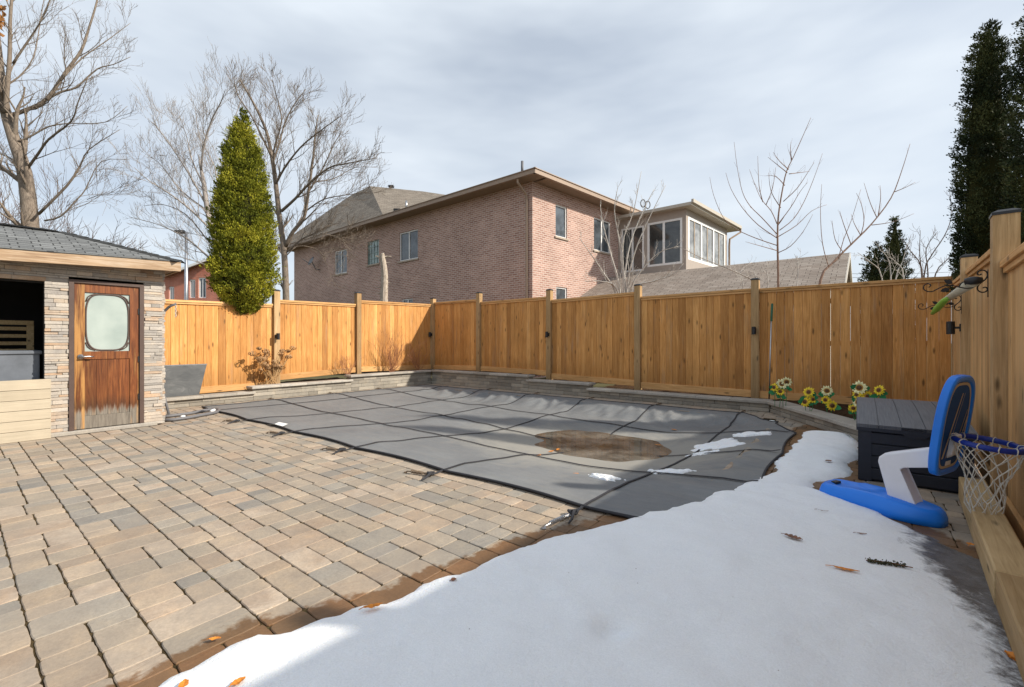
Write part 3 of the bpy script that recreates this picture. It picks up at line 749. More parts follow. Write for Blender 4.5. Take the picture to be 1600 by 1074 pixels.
q.box(-.12,-.022,op1,d0,0.0,2.33); q.box(-.12,-.022,d1,cornt-.02,0,2.33); q.box(-.12,-.022,d0,d1,doortop+.03,2.33)
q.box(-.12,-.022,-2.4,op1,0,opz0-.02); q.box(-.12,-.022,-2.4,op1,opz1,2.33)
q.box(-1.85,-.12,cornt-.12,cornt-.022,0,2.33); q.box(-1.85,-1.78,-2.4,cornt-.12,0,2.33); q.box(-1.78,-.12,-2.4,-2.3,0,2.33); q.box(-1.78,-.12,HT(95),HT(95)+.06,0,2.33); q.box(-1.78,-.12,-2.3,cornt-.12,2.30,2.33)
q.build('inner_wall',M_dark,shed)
q=MB(); q.box(-.02,.075,d0-.5,d1+.15,0,.055,rc(),bev=.01); q.build('door_sill',M_cap,shed)
# bar front
barn=HT(78); q=MB(); z=.0
bh=(opz0+.03)/6
for k in range(6):
    q.box(.03,.10,-2.4,barn,k*bh+.002,(k+1)*bh-.002,(rng.uniform(.35,.7),rng.random(),rng.random(),1),bev=.004)
q.build('hatch_front',M_cream,shed)
# roof: hip, low pitch
er=2.17; ef=.32; ovz0=2.235; ovz1=2.395; 
ztop=2.89; rs=-.93; 
def er_z(t): return 2.385+(2.475-2.385)*(t-.38)/(er-.38)
fl_=(ef,-2.6,er_z(-2.6)); fr_=(ef,er,er_z(er)); br_=(-2.2,er,er_z(er)); bl_=(-2.2,-2.6,er_z(-2.6)); ra=(rs,1.04,ztop); rb=(rs,-1.4,ztop-.03)
q=MB()
def uvq(pts,o_,du,dv):
    o_=Vector(o_);du=Vector(du).normalized();dv=Vector(dv).normalized()
    return [((Vector(p)-o_).dot(du),(Vector(p)-o_).dot(dv)) for p in pts]
def slope(q,pts,du):
    P=[Vector(p) for p in pts]; n=(P[1]-P[0]).cross(P[2]-P[0]).normalized()
    if n.z<0: n=-n
    du=Vector(du).normalized(); dv=n.cross(du).normalized()
    q.face(P,rc(),uvq(P,P[0],du,dv)); q.face([p-n*.02 for p in reversed(P)],rc(),uvq([p for p in reversed(P)],P[0],du,dv))
slope(q,[fl_,fr_,ra,rb],(0,1,0)); slope(q,[fr_,br_,ra],(1,0,0)); slope(q,[br_,bl_,rb,ra],(0,1,0)); slope(q,[bl_,fl_,rb],(1,0,0))
# edge thickness
for a,b in ((fl_,fr_),(fr_,br_)):
    q.face([Vector(a)+Vector((0,0,-.018)),Vector(b)+Vector((0,0,-.018)),b,a],rc(),[(0,0),(1,0),(1,.02),(0,.02)])
rf=q.build('roof',M_shroof,shed)
# hip and ridge caps as overlapping tabs
q=MB()
def caps(a,b,w=.11,L=.17):
    a=Vector(a);b=Vector(b);d=(b-a);n=int(d.length/L);d.normalize();sd=d.cross(Vector((0,0,1))).normalized()
    for k in range(n):
        p=a+d*(k*L); e=p+d*(L*1.12); up=Vector((0,0,.012)); 
        q.raw([p+sd*w-Vector((0,0,.025)),p+up*1.3,p-sd*w-Vector((0,0,.025)),e+sd*w-Vector((0,0,.03)),e+up*.5,e-sd*w-Vector((0,0,.03))],[(0,1,4,3),(1,2,5,4),(0,3,4,1)],rc())
caps(fr_,ra); caps(rb,ra); caps(br_,ra); q.build('ridge_cap',M_shroof,rf)
q=MB(); fh=.135
q.hexa([(ef-.03,-2.6,fl_[2]-.02-fh),(ef-.005,-2.6,fl_[2]-.02-fh),(ef-.005,er-.005,fr_[2]-.02-fh),(ef-.03,er-.03,fr_[2]-.02-fh)],[(ef-.03,-2.6,fl_[2]-.022),(ef-.005,-2.6,fl_[2]-.022),(ef-.005,er-.005,fr_[2]-.022),(ef-.03,er-.03,fr_[2]-.022)],rc())
q.hexa([(-2.2,er-.03,fr_[2]-.02-fh),(ef-.03,er-.03,fr_[2]-.02-fh),(ef-.005,er-.005,fr_[2]-.02-fh),(-2.2,er-.005,fr_[2]-.02-fh)],[(-2.2,er-.03,fr_[2]-.022),(ef-.03,er-.03,fr_[2]-.022),(ef-.005,er-.005,fr_[2]-.022),(-2.2,er-.005,fr_[2]-.022)],rc())
q.build('fascia',M_fasc,rf)
q=MB(); q.hexa([(-.02,-2.6,fl_[2]-.14),(ef-.032,-2.6,fl_[2]-.14),(ef-.032,er-.032,fr_[2]-.14),(-.02,er-.032,fr_[2]-.14)],[(-.02,-2.6,fl_[2]-.125),(ef-.032,-2.6,fl_[2]-.125),(ef-.032,er-.032,fr_[2]-.125),(-.02,er-.032,fr_[2]-.125)])
q.hexa([(-2.0,cornt,fr_[2]-.14),(-.022,cornt,fr_[2]-.14),(-.022,er-.032,fr_[2]-.14),(-2.0,er-.032,fr_[2]-.14)],[(-2.0,cornt,fr_[2]-.125),(-.022,cornt,fr_[2]-.125),(-.022,er-.032,fr_[2]-.125),(-2.0,er-.032,fr_[2]-.125)])
q.build('soffit',M_soff,rf)
# door
m=Mt('door_varnish',.42,.4); v=m.co((26,26,1.3),rndoff=True); at=m.attr(); ch=m.sep(at.outputs['Color'])
gr=m.noise(v,1.5,6,.6,1.4); base=m.ramp(gr,[(.25,(.04,.012,.004)),(.5,(.15,.045,.012)),(.75,(.27,.10,.028))]); base=m.mix(1.0,base,m.ramp(ch[0],[(0,.7),(1,1.25)]),'MULTIPLY')
tcn=m.n('ShaderNodeTexCoord'); sx=m.n('ShaderNodeSeparateXYZ'); m.l(tcn.outputs['Object'],sx.inputs[0])
hz=m.math('MULTIPLY_ADD',m.math('SUBTRACT',m.noise(m.co((20,20,1.0)),1.2,4,.7),.5),.34,sx.outputs[2])
low=m.ramp(hz,[(.28,1.),(.36,0.)]); gw=m.ramp(m.noise(m.co((60,60,2.5)),1.5,4,.7),[(.3,(.10,.085,.07)),(.7,(.26,.23,.19))])
c_=m.mix(low,base,gw)
wn=m.ramp(m.noise(m.co((9,9,.55),rot=(0,0,.3)),1.6,5,.6),[(.50,0.),(.62,1.)]); c_=m.mix(m.math('MULTIPLY',wn,m.math('MULTIPLY',ch[2],.75)),c_,(.50,.26,.08))
dk=m.ramp(hz,[(.30,0.),(.36,.6),(.50,0.)]); c_=m.mix(dk,c_,(.035,.018,.01))
m.col(c_); m.bump(gr,.3,.003); M_door=m.m
dr=root('door',(0,0,0)); dr.parent=shed
da,db=d0+.055,d1-.055; dtop=doortop-.045; dbot=.065; zz=lambda py:zl(165,py)
q=MB(); fz=.03
q.box(-.03,.045,d0,d0+.05,.056,doortop,bev=.004); q.box(-.03,.045,d1-.05,d1,.056,doortop,bev=.004); q.box(-.03,.044,d0+.05,d1-.05,doortop-.045,doortop,bev=.004); q.build('door_frame',M_frame,dr)
st_=.145; wz0,wz1=zz(549),zz(459)-.0; ww0,ww1=HT(132),HT(202.5)
def rcw(k): return (rng.random(),rng.random(),k,1)
q=MB(); q.box(-.02,.018,da,ww0,dbot,dtop,rcw(1),bev=.003); q.box(-.02,.018,ww1,db,dbot,dtop,rcw(1),bev=.003)
q.box(-.02,.0175,ww0,ww1,wz1,dtop,rcw(0),bev=.002); q.box(-.02,.0175,ww0,ww1,wz0-.11,wz0,rcw(.2),bev=.002); q.box(-.02,.0175,ww0,ww1,dbot,dbot+.17,rcw(0),bev=.002)
n=4
for k in range(n):
    a=ww0+(ww1-ww0)*k/n; b=ww0+(ww1-ww0)*(k+1)/n; q.box(-.015,.006,a+.0015,b-.0015,dbot+.17,wz0-.11,rcw(.25),bev=.003)
q.build('door_leaf',M_door,dr)
m=Mt('frosted_glass',.25,.5); f=m.noise(m.co(),2.5,4); m.col(m.ramp(f,[(.3,(.30,.36,.34)),(.7,(.42,.48,.45))])); M_frost=m.m
q=MB(); q.box(-.01,-.002,ww0,ww1,wz0,wz1); q.build('door_glass',M_frost,dr)
q=MB(); cx_=(ww0+ww1)/2; cz_=(wz0+wz1)/2; hw=(ww1-ww0)/2-.012; hh=(wz1-wz0)/2-.015; rr=.11
P=[]
for k in range(64):
    a=2*math.pi*k/64; x=max(-1,min(1,1.30*math.cos(a))); z=max(-1,min(1,1.30*math.sin(a)))
    # rounded rectangle with small notches at the corners
    e=abs(math.cos(2*a)); px_=hw*math.copysign(abs(math.cos(a))**.55,math.cos(a)); pz_=hh*math.copysign(abs(math.sin(a))**.55,math.sin(a))
    P.append((.004,cx_+px_,cz_+pz_))
q.tube(P,.010,6,closed=True)
for sx_ in (-1,1):
    for sz_ in (-1,1):
        pc=(.004,cx_+sx_*hw*.99,cz_+sz_*hh*.99); q.tube([(.004,cx_+sx_*(hw-.10),cz_+sz_*hh),(.004,cx_+sx_*(hw-.05),cz_+sz_*(hh-.02)),(.004,cx_+sx_*(hw-.02),cz_+sz_*(hh-.05)),(.004,cx_+sx_*hw,cz_+sz_*(hh-.11))],.008,5)
q.build('window_moulding',M_frame,dr,smooth=True)
hd=root('door_handle',(0,0,0)); hd.parent=dr
hy=da+.06; hz_=zz(557)
q=MB(); q.lathe([(.034,0),(.036,.006),(.030,.016),(.014,.020),(.012,.055),(.012,.06)],18,M=Matrix.Translation((.018,hy,hz_))@Matrix.Rotation(R(90),4,'Y')); q.tube([(.072,hy,hz_),(.076,hy+.03,hz_+.002),(.074,hy+.08,hz_+.003),(.070,hy+.125,hz_-.002)],[.013,.011,.010,.008],8)
hd_o=q.build('lever',M_steel,hd,smooth=True); 
for z in (.45,1.0,1.7): q=MB(); q.box(.018,.03,db-.012,db+.012,z-.045,z+.045,bev=.003); q.build('hinge',M_blackm,dr)
# things inside the hatch
def tloc(s,t,z=0): return W(s,t,z)
M_greybox=plain('grey_box_plastic',(.13,.145,.17),.5,.4,var=.25,sc_=3)
r=root('grey_bin',tloc(-8.78,.0,.0),YAW,'grey blue plastic bin standing inside the shed hatch','bin')
q=MB(); q.prism([(-.28,.0),(.25,.0),(.27,zl(20,551)-.03),(-.30,zl(20,551)-.03)],-.55,HT(43)+.12,bev=.01); q.build('bin_body',M_greybox,r)
q=MB(); q.box(-.32,.29,-.57,HT(43)+.14,zl(20,551)-.03,zl(20,551)+.02,bev=.01); q.build('lid',M_greybox,r)
r=root('slatted_rack',tloc(-9.5,-.1,0),YAW,'dark slatted wooden rack at the back of the shed hatch','rack')
q=MB()
for k in range(5): q.box(-.02,.02,-1.4,.8,1.0+k*.105,1.0+k*.105+.05,rc())
q.box(-.03,.06,-1.4,.86,1.50,1.56,rc()); q.build('slats',M_timber,r)
q=MB(); q.box(-.03,.03,.80,.87,0,1.56,rc()); q.build('upright',M_timber,r); q=MB(); q.box(-.03,.03,-1.4,-1.33,0,1.56,rc()); q.build('upright',M_timber,r)
# ------------------------------------------------------------------ panel, hoses, pipe arm beside the shed
m=Mt('smoked_panel',.55,.25); f=m.noise(m.co((1,1,2)),3,6,.65,1.2); m.col(m.ramp(f,[(.35,(.03,.034,.038)),(.6,(.065,.068,.07)),(.78,(.14,.14,.14))])); M_panel=m.m
A=Vector(ST(G(249,612,.17))); B=Vector(ST(G(311,618.5,.17)))
a0=W(A.x,A.y,.2); z1=.74
r=root('leaning_panel',W(-10.40,2.2,.20),YAW,'dark smoked panel leaning on the fence beside the shed','panel')
ta=lambda px,s_:onS(px,600,s_)[0]
tL0,tR0,tR1=ta(245,-10.40)-2.2,ta(311,-10.40)-2.2,ta(323,-10.62)-2.2
ztp=onS(323,569,-10.62)[1]-.2
q=MB(); q.raw([(0,tL0,0),(.012,tL0,0),(.012,tR0,0),(0,tR0,0),(-.22,tL0-.1,ztp),(-.208,tL0-.1,ztp),(-.208,tR1,ztp),(-.22,tR1,ztp)],[(3,2,1,0),(4,5,6,7),(0,1,5,4),(1,2,6,5),(2,3,7,6),(3,0,4,7)]); q.build('sheet',M_panel,r)
q=MB(); q.raw([(-.222,tL0-.1,ztp-.012),(-.203,tL0-.1,ztp-.012),(-.203,tR1+.003,ztp-.012),(-.222,tR1+.003,ztp-.012),(-.222,tL0-.1,ztp+.006),(-.203,tL0-.1,ztp+.006),(-.203,tR1+.003,ztp+.006),(-.222,tR1+.003,ztp+.006)],[(3,2,1,0),(4,5,6,7),(0,1,5,4),(1,2,6,5),(2,3,7,6),(3,0,4,7)]); q.build('edge_trim',M_steel,r)
def pxpath(pts,z): return [G(x,y,zz_) for (x,y),zz_ in zip(pts,z if hasattr(z,'__len__') else [z]*len(pts))]
q=MB(); P=pxpath([(250,652),(275,649),(300,645.5),(322,641),(338,639),(342,641.5),(338,644.5),(320,648),(296,652.5),(272,656),(250,657)],[.03]*11)
P=[p for p in P]; q.tube(P,.026,8); o=tag(q.build('hose',M_pipe,None,smooth=True),'grey ribbed hose looped on the pavers by the shed corner','hose')
q=MB(); q.tube(pxpath([(283,652.5),(288,651.5)],.04),.030,8); q.build('hose_cuff',M_white,o,smooth=True); q=MB(); q.tube(pxpath([(330,643),(335,641)],.04),.028,8); q.build('hose_cuff',M_white,o,smooth=True)
q=MB(); a=G(264,648,.02); b=D(251,598,a.y+.12); q.tube([a,b],.020,8); c2=G(254,650,.02); q.tube([c2,D(252,600,c2.y+.25)],.017,8); o=tag(q.build('metal_prop',M_pipe,None,smooth=True),'two grey pipe legs leaning against the shed corner','pipe')
Yp=W(-8.36,cornt).y+.25
q=MB(); q.tube([D(250,507,Yp),D(252,497,Yp),D(257,486.5,Yp),D(265,479,Yp),D(275,475.2,Yp)],[.022,.022,.021,.020,.018],8); o=tag(q.build('curved_arm',M_pipe,None,smooth=True),'curved grey arm with a hanging chain at the shed corner','bracket')
q=MB(); 
for k in range(6):
    c0=D(274.5,478+k*3.2,Yp); 
    ring=[c0+Vector(((math.cos(a_)*.010 if k%2 else 0),(0 if k%2 else math.cos(a_)*.010),math.sin(a_)*.022)) for a_ in [2*math.pi*i/8 for i in range(8)]]
    q.tube(ring,.004,4,closed=True)
q.build('chain',M_steel,o)
# ------------------------------------------------------------------ storage box
M_box=plain('navy_resin',(.016,.019,.030),.48,.45,var=.15,sc_=30)
m=Mt('grey_resin_lid',.55,.4); v=m.co((70,2.5,1)); f=m.noise(v,1.5,4,.6); m.col(m.ramp(f,[(.3,(.085,.09,.105)),(.7,(.14,.145,.16))])); m.bump(f,.4,.004); M_lid=m.m
bx=root('storage_box',W(.0,5.10,0),YAW,'dark navy resin storage box with a planked grey lid','storage box')
bw_,bd_=.75,1.36
q=MB()
q.box(.02,bw_-.02,.03,bd_-.03,.0,.47,bev=.012); q.build('box_body',M_box,bx)
q=MB()
for k in range(4): q.box(.095,bw_-.095,.006,.035,.02+k*.108,.02+k*.108+.100,bev=.006)
q.box(.01,.095,.0,.04,.0,.46,bev=.008); q.box(bw_-.095,bw_-.01,.0,.04,.0,.46,bev=.008)
for k in range(4):
    q.box(.0,.02,.10,bd_-.10,.02+k*.108,.02+k*.108+.100,bev=.006)
q.box(.0,.03,.005,.10,.0,.46,bev=.008); q.box(.0,.03,bd_-.10,bd_-.005,.0,.46,bev=.008); q.build('side_planks',M_box,bx)
q=MB(); lz=lambda y:.515+.105*math.sin(min(1,y/bd_)*math.pi*.5)
n=14
for k in range(5):
    a=-.01+(bw_+.02)*k/5+.003; b=-.01+(bw_+.02)*(k+1)/5-.003; vs=[]
    for i in range(n+1):
        y=-.015+(bd_+.02)*i/n; z=lz(max(0,y)); vs+=[(a,y,z),(b,y,z),(a,y,z-.03),(b,y,z-.03)]
    fs=[]
    for i in range(n):
        p=i*4; r_=p+4; fs+=[(p,p+1,r_+1,r_),(p+1,p+3,r_+3,r_+1),(p+2,p,r_,r_+2)]
    fs+=[(0,2,3,1)]; q.raw(vs,fs,rc())
vs=[];
for i in range(n+1):
    y=-.015+(bd_+.02)*i/n; z=lz(max(0,y))-.006; vs+=[(-.012,y,z),(bw_+.012,y,z),(-.012,y,.455),(bw_+.012,y,.455)]
fs=[(0,2,3,1)]
for i in range(n): p=i*4; r_=p+4; fs+=[(p,p+1,r_+1,r_),(p+1,p+3,r_+3,r_+1),(p+2,p,r_,r_+2)]
p=n*4; fs.append((p,p+1,p+3,p+2)); 
ld=q.build('lid',M_lid,bx)
q=MB(); q.raw(vs,fs); q.build('lid_rim',M_box,ld)
q=MB(); q.prism([(.30,.455),(.48,.455),(.44,.425),(.34,.425)],-.012,.004); q.build('handle_grip',M_box,bx)
# ------------------------------------------------------------------ toy basketball hoop
HA=YAW-R(24)
ho=root('basketball_hoop',W(-.20,4.46,0),HA,'small blue and white plastic toy basketball hoop','basketball hoop')
m=Mt('blue_plastic',.38,.5); f=m.noise(m.co(),3,3); m.col(m.ramp(f,[(.3,(.004,.17,.72)),(.7,(.006,.21,.84))])); m.bump(m.noise(m.co(),160,2),.08,.001); M_blue=m.m
M_rimb=plain('dark_blue_plastic',(.008,.03,.26),.42,.4,var=.08)
M_wplas=plain('white_plastic',(.74,.74,.78),.42,.4,var=.04)
# base: rounded elongated trough, notched low end
q=MB(); n=44; prof=[]
def baseout(k,gx,gy):
    a=2*math.pi*k/n; cx_,hx,hy=.36,.375,.165
    e=.42; x=cx_+(hx-gx)*math.copysign(abs(math.cos(a))**e,math.cos(a)); y=(hy-gy)*math.copysign(abs(math.sin(a))**(.62 if math.cos(a)>0 else .42),math.sin(a))
    if x>.45: y*=1-.35*((x-.45)/.28)**2
    return x,y
def topz(x,y): return .135-.030*sst((x-.30)/.4)-(.012 if x<.18 else 0)+.018*math.exp(-((x-.5)/.16)**2)*math.exp(-(y/.1)**2)
rings=[(.02,.01,0.0),(.0,.0,.02),(.0,.0,.45),(.012,.012,.80),(.030,.028,.97),(.05,.046,1.0)]
vs=[]
for gx,gy,zf in rings:
    for k in range(n):
        x,y=baseout(k,gx,gy); vs.append((x,y,topz(x,y)*zf))
m_=len(rings)
for r_ in (.75,.5,.25):
    for k in range(n):
        x,y=baseout(k,.05,.046); x=.36+(x-.36)*r_; y*=r_; z=topz(x,y)-.002-(.022*sst((.72-abs(y/.115))/.3)*sst((.20-abs(x-.17))/.06))
        vs.append((x,y,z))
vs.append((.36,0,topz(.36,0)-.003))
fs=[tuple(reversed(range(n)))]
for i in range(m_+2):
    for k in range(n): l=(k+1)%n; fs.append((i*n+k,i*n+l,(i+1)*n+l,(i+1)*n+k))
for k in range(n): fs.append(((m_+2)*n+k,(m_+2)*n+(k+1)%n,len(vs)-1))
q.raw(vs,fs); bs=q.build('base',M_blue,ho,smooth=True)
q=MB(); q.box(.045,.085,-.035,.035,.100,.1265,bev=.004); q.build('fill_cap',M_blackm,bs)
# pole
q=MB(); poly=[(.435,.105),(.605,.085),(.50,.335),(.53,.36),(.70,.40),(.70,.535),(.66,.525),(.41,.435),(.375,.40),(.37,.37)]
q.prism(list(reversed(poly)),-.065,.065,bev=.012); po=q.build('pole',M_wplas,ho,auto=.012)
q=MB(); q.prism([(.70,.41),(.74,.42),(.76,.60),(.76,.62),(.715,.66),(.70,.5)][::-1],-.05,.05,bev=.008); q.build('board_mount',M_wplas,ho)
# backboard: faces along local +x, leaning
BT=Matrix.Translation((.715,0,.36))@Matrix.Rotation(R(8),4,'Y')
bn=40; hwid=.235; hgt=.68
def bout(k,ins):
    # shape in (y,z): flat bottom, rounded top
    pts=[]
    a=2*math.pi*k/bn-math.pi/2
    c_,s_=math.cos(a),math.sin(a)
    y=(hwid-ins)*math.copysign(abs(c_)**(.55 if s_>0 else .38),c_)
    z=hgt/2+(hgt/2-ins)*math.copysign(abs(s_)**(.80 if s_>0 else .42),s_)
    if z<.3: y*=.88+.12*(z/.3)
    return y,z
q=MB(); vs=[]
for x,ins in ((-.028,.02),(-.02,.0),(.018,.0),(.026,.010),(.026,.03),(.014,.038)):
    for k in range(bn): y,z=bout(k,ins); vs.append(BT@Vector((x,y,z)))
fs=[tuple(range(bn)),tuple(reversed(range(5*bn,6*bn)))]
for i in range(5):
    for k in range(bn): l=(k+1)%bn; fs.append((i*bn+l,i*bn+k,(i+1)*bn+k,(i+1)*bn+l))
q.raw(vs,fs); bb=q.build('backboard',M_blue,ho,smooth=False,auto=.004)
M_dec=plain('beige_decal',(.50,.40,.30),.5,.4,var=.06); M_decb=plain('navy_decal',(.010,.075,.27),.6,.15,var=.15)
def ringface(q,x,i0,i1):
    vs=[];
    for ins in (i0,i1):
        for k in range(bn): y,z=bout(k,ins); vs.append(BT@Vector((x,y,z)))
    vs=[*vs]; q.raw(vs,[(k,bn+k,bn+(k+1)%bn,(k+1)%bn) for k in range(bn)])
q=MB(); q.raw([BT@Vector((.0155,)+bout(k,.042)) for k in range(bn)],[tuple(reversed(range(bn)))]); q.build('decal_field',M_decb,bb)
q=MB(); ringface(q,.017,.046,.064)
for y0,y1,w_ in ((-.13,.02,.026),(-.07,.06,.008),(.03,.15,.012),(.09,.18,.02)):
    q.raw([BT@Vector((.0172,y0+.0,.12)),BT@Vector((.0172,y0+w_,.12)),BT@Vector((.0172,y1+w_*.5,.56 if y1<.12 else .44)),BT@Vector((.0172,y1,.56 if y1<.12 else .44))],[(0,1,2,3)])
q.build('decal_stripes',M_dec,bb)
# rim
RC=Vector((.93,0,.605)); RR=.155; RT=Matrix.Translation(RC)@Matrix.Rotation(R(7),4,'Y')
q=MB(); q.tube([RT@Vector((RR*math.cos(2*math.pi*k/40),RR*math.sin(2*math.pi*k/40),0)) for k in range(40)],.0175,10,closed=True); rim=q.build('rim',M_rimb,ho,smooth=True)
q=MB(); q.prism([(.72,.45),(.775,.50),(.80,.61),(.80,.635),(.72,.66)][::-1],-.045,.045,bev=.01); q.build('rim_bracket',M_wplas,ho,auto=.006)
# net: knotted diamonds, uneven hanging bottom
q=MB(); nn=12; rows=9
def netp(k,row):
    f=row/rows; rad=RR*(1-.02)*(1-f)**1.1+ .062*(1-(1-f)**1.1)+ .012*math.sin(3*f*math.pi)
    if row==0: rad=RR
    a=2*math.pi*(k+(.5 if row%2 else 0))/nn+f*.25
    j=.010*f
    p=RT@Vector((rad*math.cos(a),rad*math.sin(a),0)); z=p.z-.47*f**1.02
    p=Vector((p.x*(1)-.02*f,p.y,z))+Vector((nz(k*3.1,row*2.3,1),nz(k*2.7,row*1.9,5),nz(k*1.7,row*2.9,9)))*j*2.2
    if row==rows: p.z+=nz(k*1.9,3.3,2)*.05
    return p
for row in range(rows):
    for k in range(nn):
        a=netp(k,row); 
        for kk in ((k,k-1) if row%2==0 else (k,k+1)):
            b=netp(kk%nn if row+1<=rows else kk,row+1); mid=(a+b)/2+Vector((nz(a.x*40,a.y*40,row),nz(a.y*40,a.z*40,row),-.6))*.005
            q.tube([a,mid,b],.0030,4,cap=False)
        if row>0: q.lathe([(.001,-.006),(.0055,0),(.001,.006)],5,M=Matrix.Translation(a))
for k in range(nn):
    a=netp(k,rows); b=netp((k+1)%nn,rows); q.tube([a,(a+b)/2+Vector((0,0,-.035)),b],.003,4,cap=False)
for k in range(nn):   # loops round the rim
    a=2*math.pi*k/nn; c0=Vector((math.cos(a),math.sin(a),0))
    q.tube([RT@(c0*(RR+.021*math.cos(b_))+Vector((0,0,.021*math.sin(b_)))+Vector((-c0.y,c0.x,0))*.012*math.sin(b_*.5)) for b_ in [2*math.pi*i/10 for i in range(10)]],.0032,4,closed=True)
M_net=plain('net_cord',(.62,.60,.54),.8,.2); q.build('net',M_net,ho)
# ------------------------------------------------------------------ green handled pole, scroll brackets
s,z0_=onT(1203,607,FT-.12); s1_,z1_=onT(1206,476,FT-.06)
q=MB(); r=root('garden_pole',W(s,FT-.22,.17),YAW,'thin aluminium pole with a green handle leaning on the back fence','pole')
zt=zT(1206,475)-.17; q.tube([(0,0,0),(.02,.11,zt-.33)],.0125,8); q.build('shaft',M_steel,r,smooth=True)
M_green=plain('green_grip',(.03,.12,.07),.6,.4); q=MB(); q.tube([(.02,.11,zt-.34),(.022,.114,zt-.33),(.03,.15,zt-.02),(.03,.152,zt)],[.014,.02,.02,.014],8); q.build('grip',M_green,r,smooth=True)
def spiral(c,r0,r1,a0,turns,up,nrm,n=26):
    return [c+nrm*math.cos(a0+turns*2*math.pi*k/n)*(r0+(r1-r0)*k/n)+up*math.sin(a0+turns*2*math.pi*k/n)*(r0+(r1-r0)*k/n) for k in range(n+1)]
def scroll(pos,sc_,label):
    r=root('scroll_bracket',pos,YAW-R(90),label,'bracket','wrought iron scroll brackets on the right fence')
    # local: x towards the camera (along the fence, -t), y out of the yard (+s); bracket reaches into yard = -y
    U=Vector((0,0,1)); Nn=Vector((0,-1,0))
    q=MB(); s=sc_
    def L(a,b): return Vector((0,-a*s,b*s))
    q.box(-.006,.006,-.004,.0,-.16*s,.16*s)
    # S-scroll at the wall
    P=[L(.02,.135),L(.055,.155),L(.085,.14),L(.085,.115),L(.065,.105),L(.055,.12)]
    main=[L(.055,.118),L(.064,.104),L(.082,.108),L(.088,.128),L(.075,.150),L(.045,.157),L(.018,.14),L(.006,.10),L(.022,.05),L(.06,.01),L(.085,-.03),L(.085,-.07),L(.055,-.10),L(.02,-.095),L(.006,-.065),L(.022,-.043),L(.045,-.05)]
    arm=[L(.060,.012),L(.11,-.03),L(.17,-.045),L(.24,-.025),L(.30,.0),L(.36,.0),L(.42,-.03),L(.47,-.06),L(.52,-.055),L(.55,-.02),L(.54,.025),L(.505,.038),L(.485,.012),L(.505,-.008)]
    cur=[L(.24,-.02),L(.22,.02),L(.19,.035),L(.175,.015),L(.19,.0)]
    def smooth_(P):
        out=[]
        for i in range(len(P)-1):
            p0=P[max(i-1,0)];p1=P[i];p2=P[i+1];p3=P[min(i+2,len(P)-1)]
            for k in range(4):
                t=k/4; out.append(.5*((2*p1)+(p2-p0)*t+(2*p0-5*p1+4*p2-p3)*t*t+(3*p1-p0-3*p2+p3)*t**3))
        out.append(P[-1]); return out
    for pl in (main,arm,cur): q.tube(smooth_(pl),.0055*s+.001,6)
    q.build('scrollwork',M_iron,r,smooth=True)
    for (a,b,ang) in ((.13,.02,.3),(.33,.045,.6),(.36,-.05,2.8)):
        q=MB(); c_=L(a,b); d=Vector((0,-math.cos(ang),math.sin(ang))); e=Vector((1,0,0)).cross(d); 
        pts=[c_-d*.045*s,c_-d*.02*s+e*.022*s,c_+d*.01*s+e*.025*s,c_+d*.05*s,c_+d*.01*s-e*.025*s,c_-d*.02*s-e*.022*s]
        q.raw([p+Vector((.002,0,0)) for p in pts]+[p-Vector((.002,0,0)) for p in pts],[(0,1,2,3,4,5),(11,10,9,8,7,6)]+[(i,(i+1)%6,6+(i+1)%6,6+i) for i in range(6)]); q.build('iron_leaf',M_iron,r)
    return r
def onR(px,py,t): 
    s=FR(t)-.03; P_=W(s,t,0); return P_,H+(HY-py)/F*P_.y
ta_=4.90; zA=H+(HY-440)/F*W(FR(ta_),ta_).y
scroll(W(FR(ta_)-.05,ta_,1.70),.66,'nearer black iron scroll bracket with leaves by the big post')
tb_=7.1; scroll(W(FR(tb_)-.05,tb_,1.68),.66,'farther black iron scroll bracket half behind the green stick')
a=W(FR(4.9)-.36,4.86,1.72); b=W(FR(6.9)-.34,7.0,1.80)
q=MB(); r=root('rolled_banner',a,0,'long cream and green rolled pole resting across the two scroll brackets','pole')
Ya=4.0
d=b-a; e0=a-d*.02; M_cream2=plain('cream_plastic',(.50,.47,.36),.5); M_lime=plain('lime_plastic',(.25,.50,.06),.5)
P0=D(1521,441,3.4); P1=D(1476,470,4.6); P2=D(1457,490,5.2)
q.tube([P0-a,P0+(P1-P0)*.5-a,P1-a],[.040,.034,.028],10); q.build('cream_tube',M_cream2,r,smooth=True)
q=MB(); q.tube([P1-a-(P1-P0)*.3+Vector((-.018,0,-.01)),P1-a,P1+(P2-P1)*.6-a,P2-a],[.020,.030,.034,.018],10); q.build('lime_tip',M_lime,r,smooth=True)
q=MB(); q.lathe([(.02,-.03),(.05,-.02),(.055,.0),(.05,.02),(.02,.03)],12,M=Matrix.Translation(P0-a+Vector((0,0,.01)))); q.build('end_cap',M_blackm,r,smooth=True)
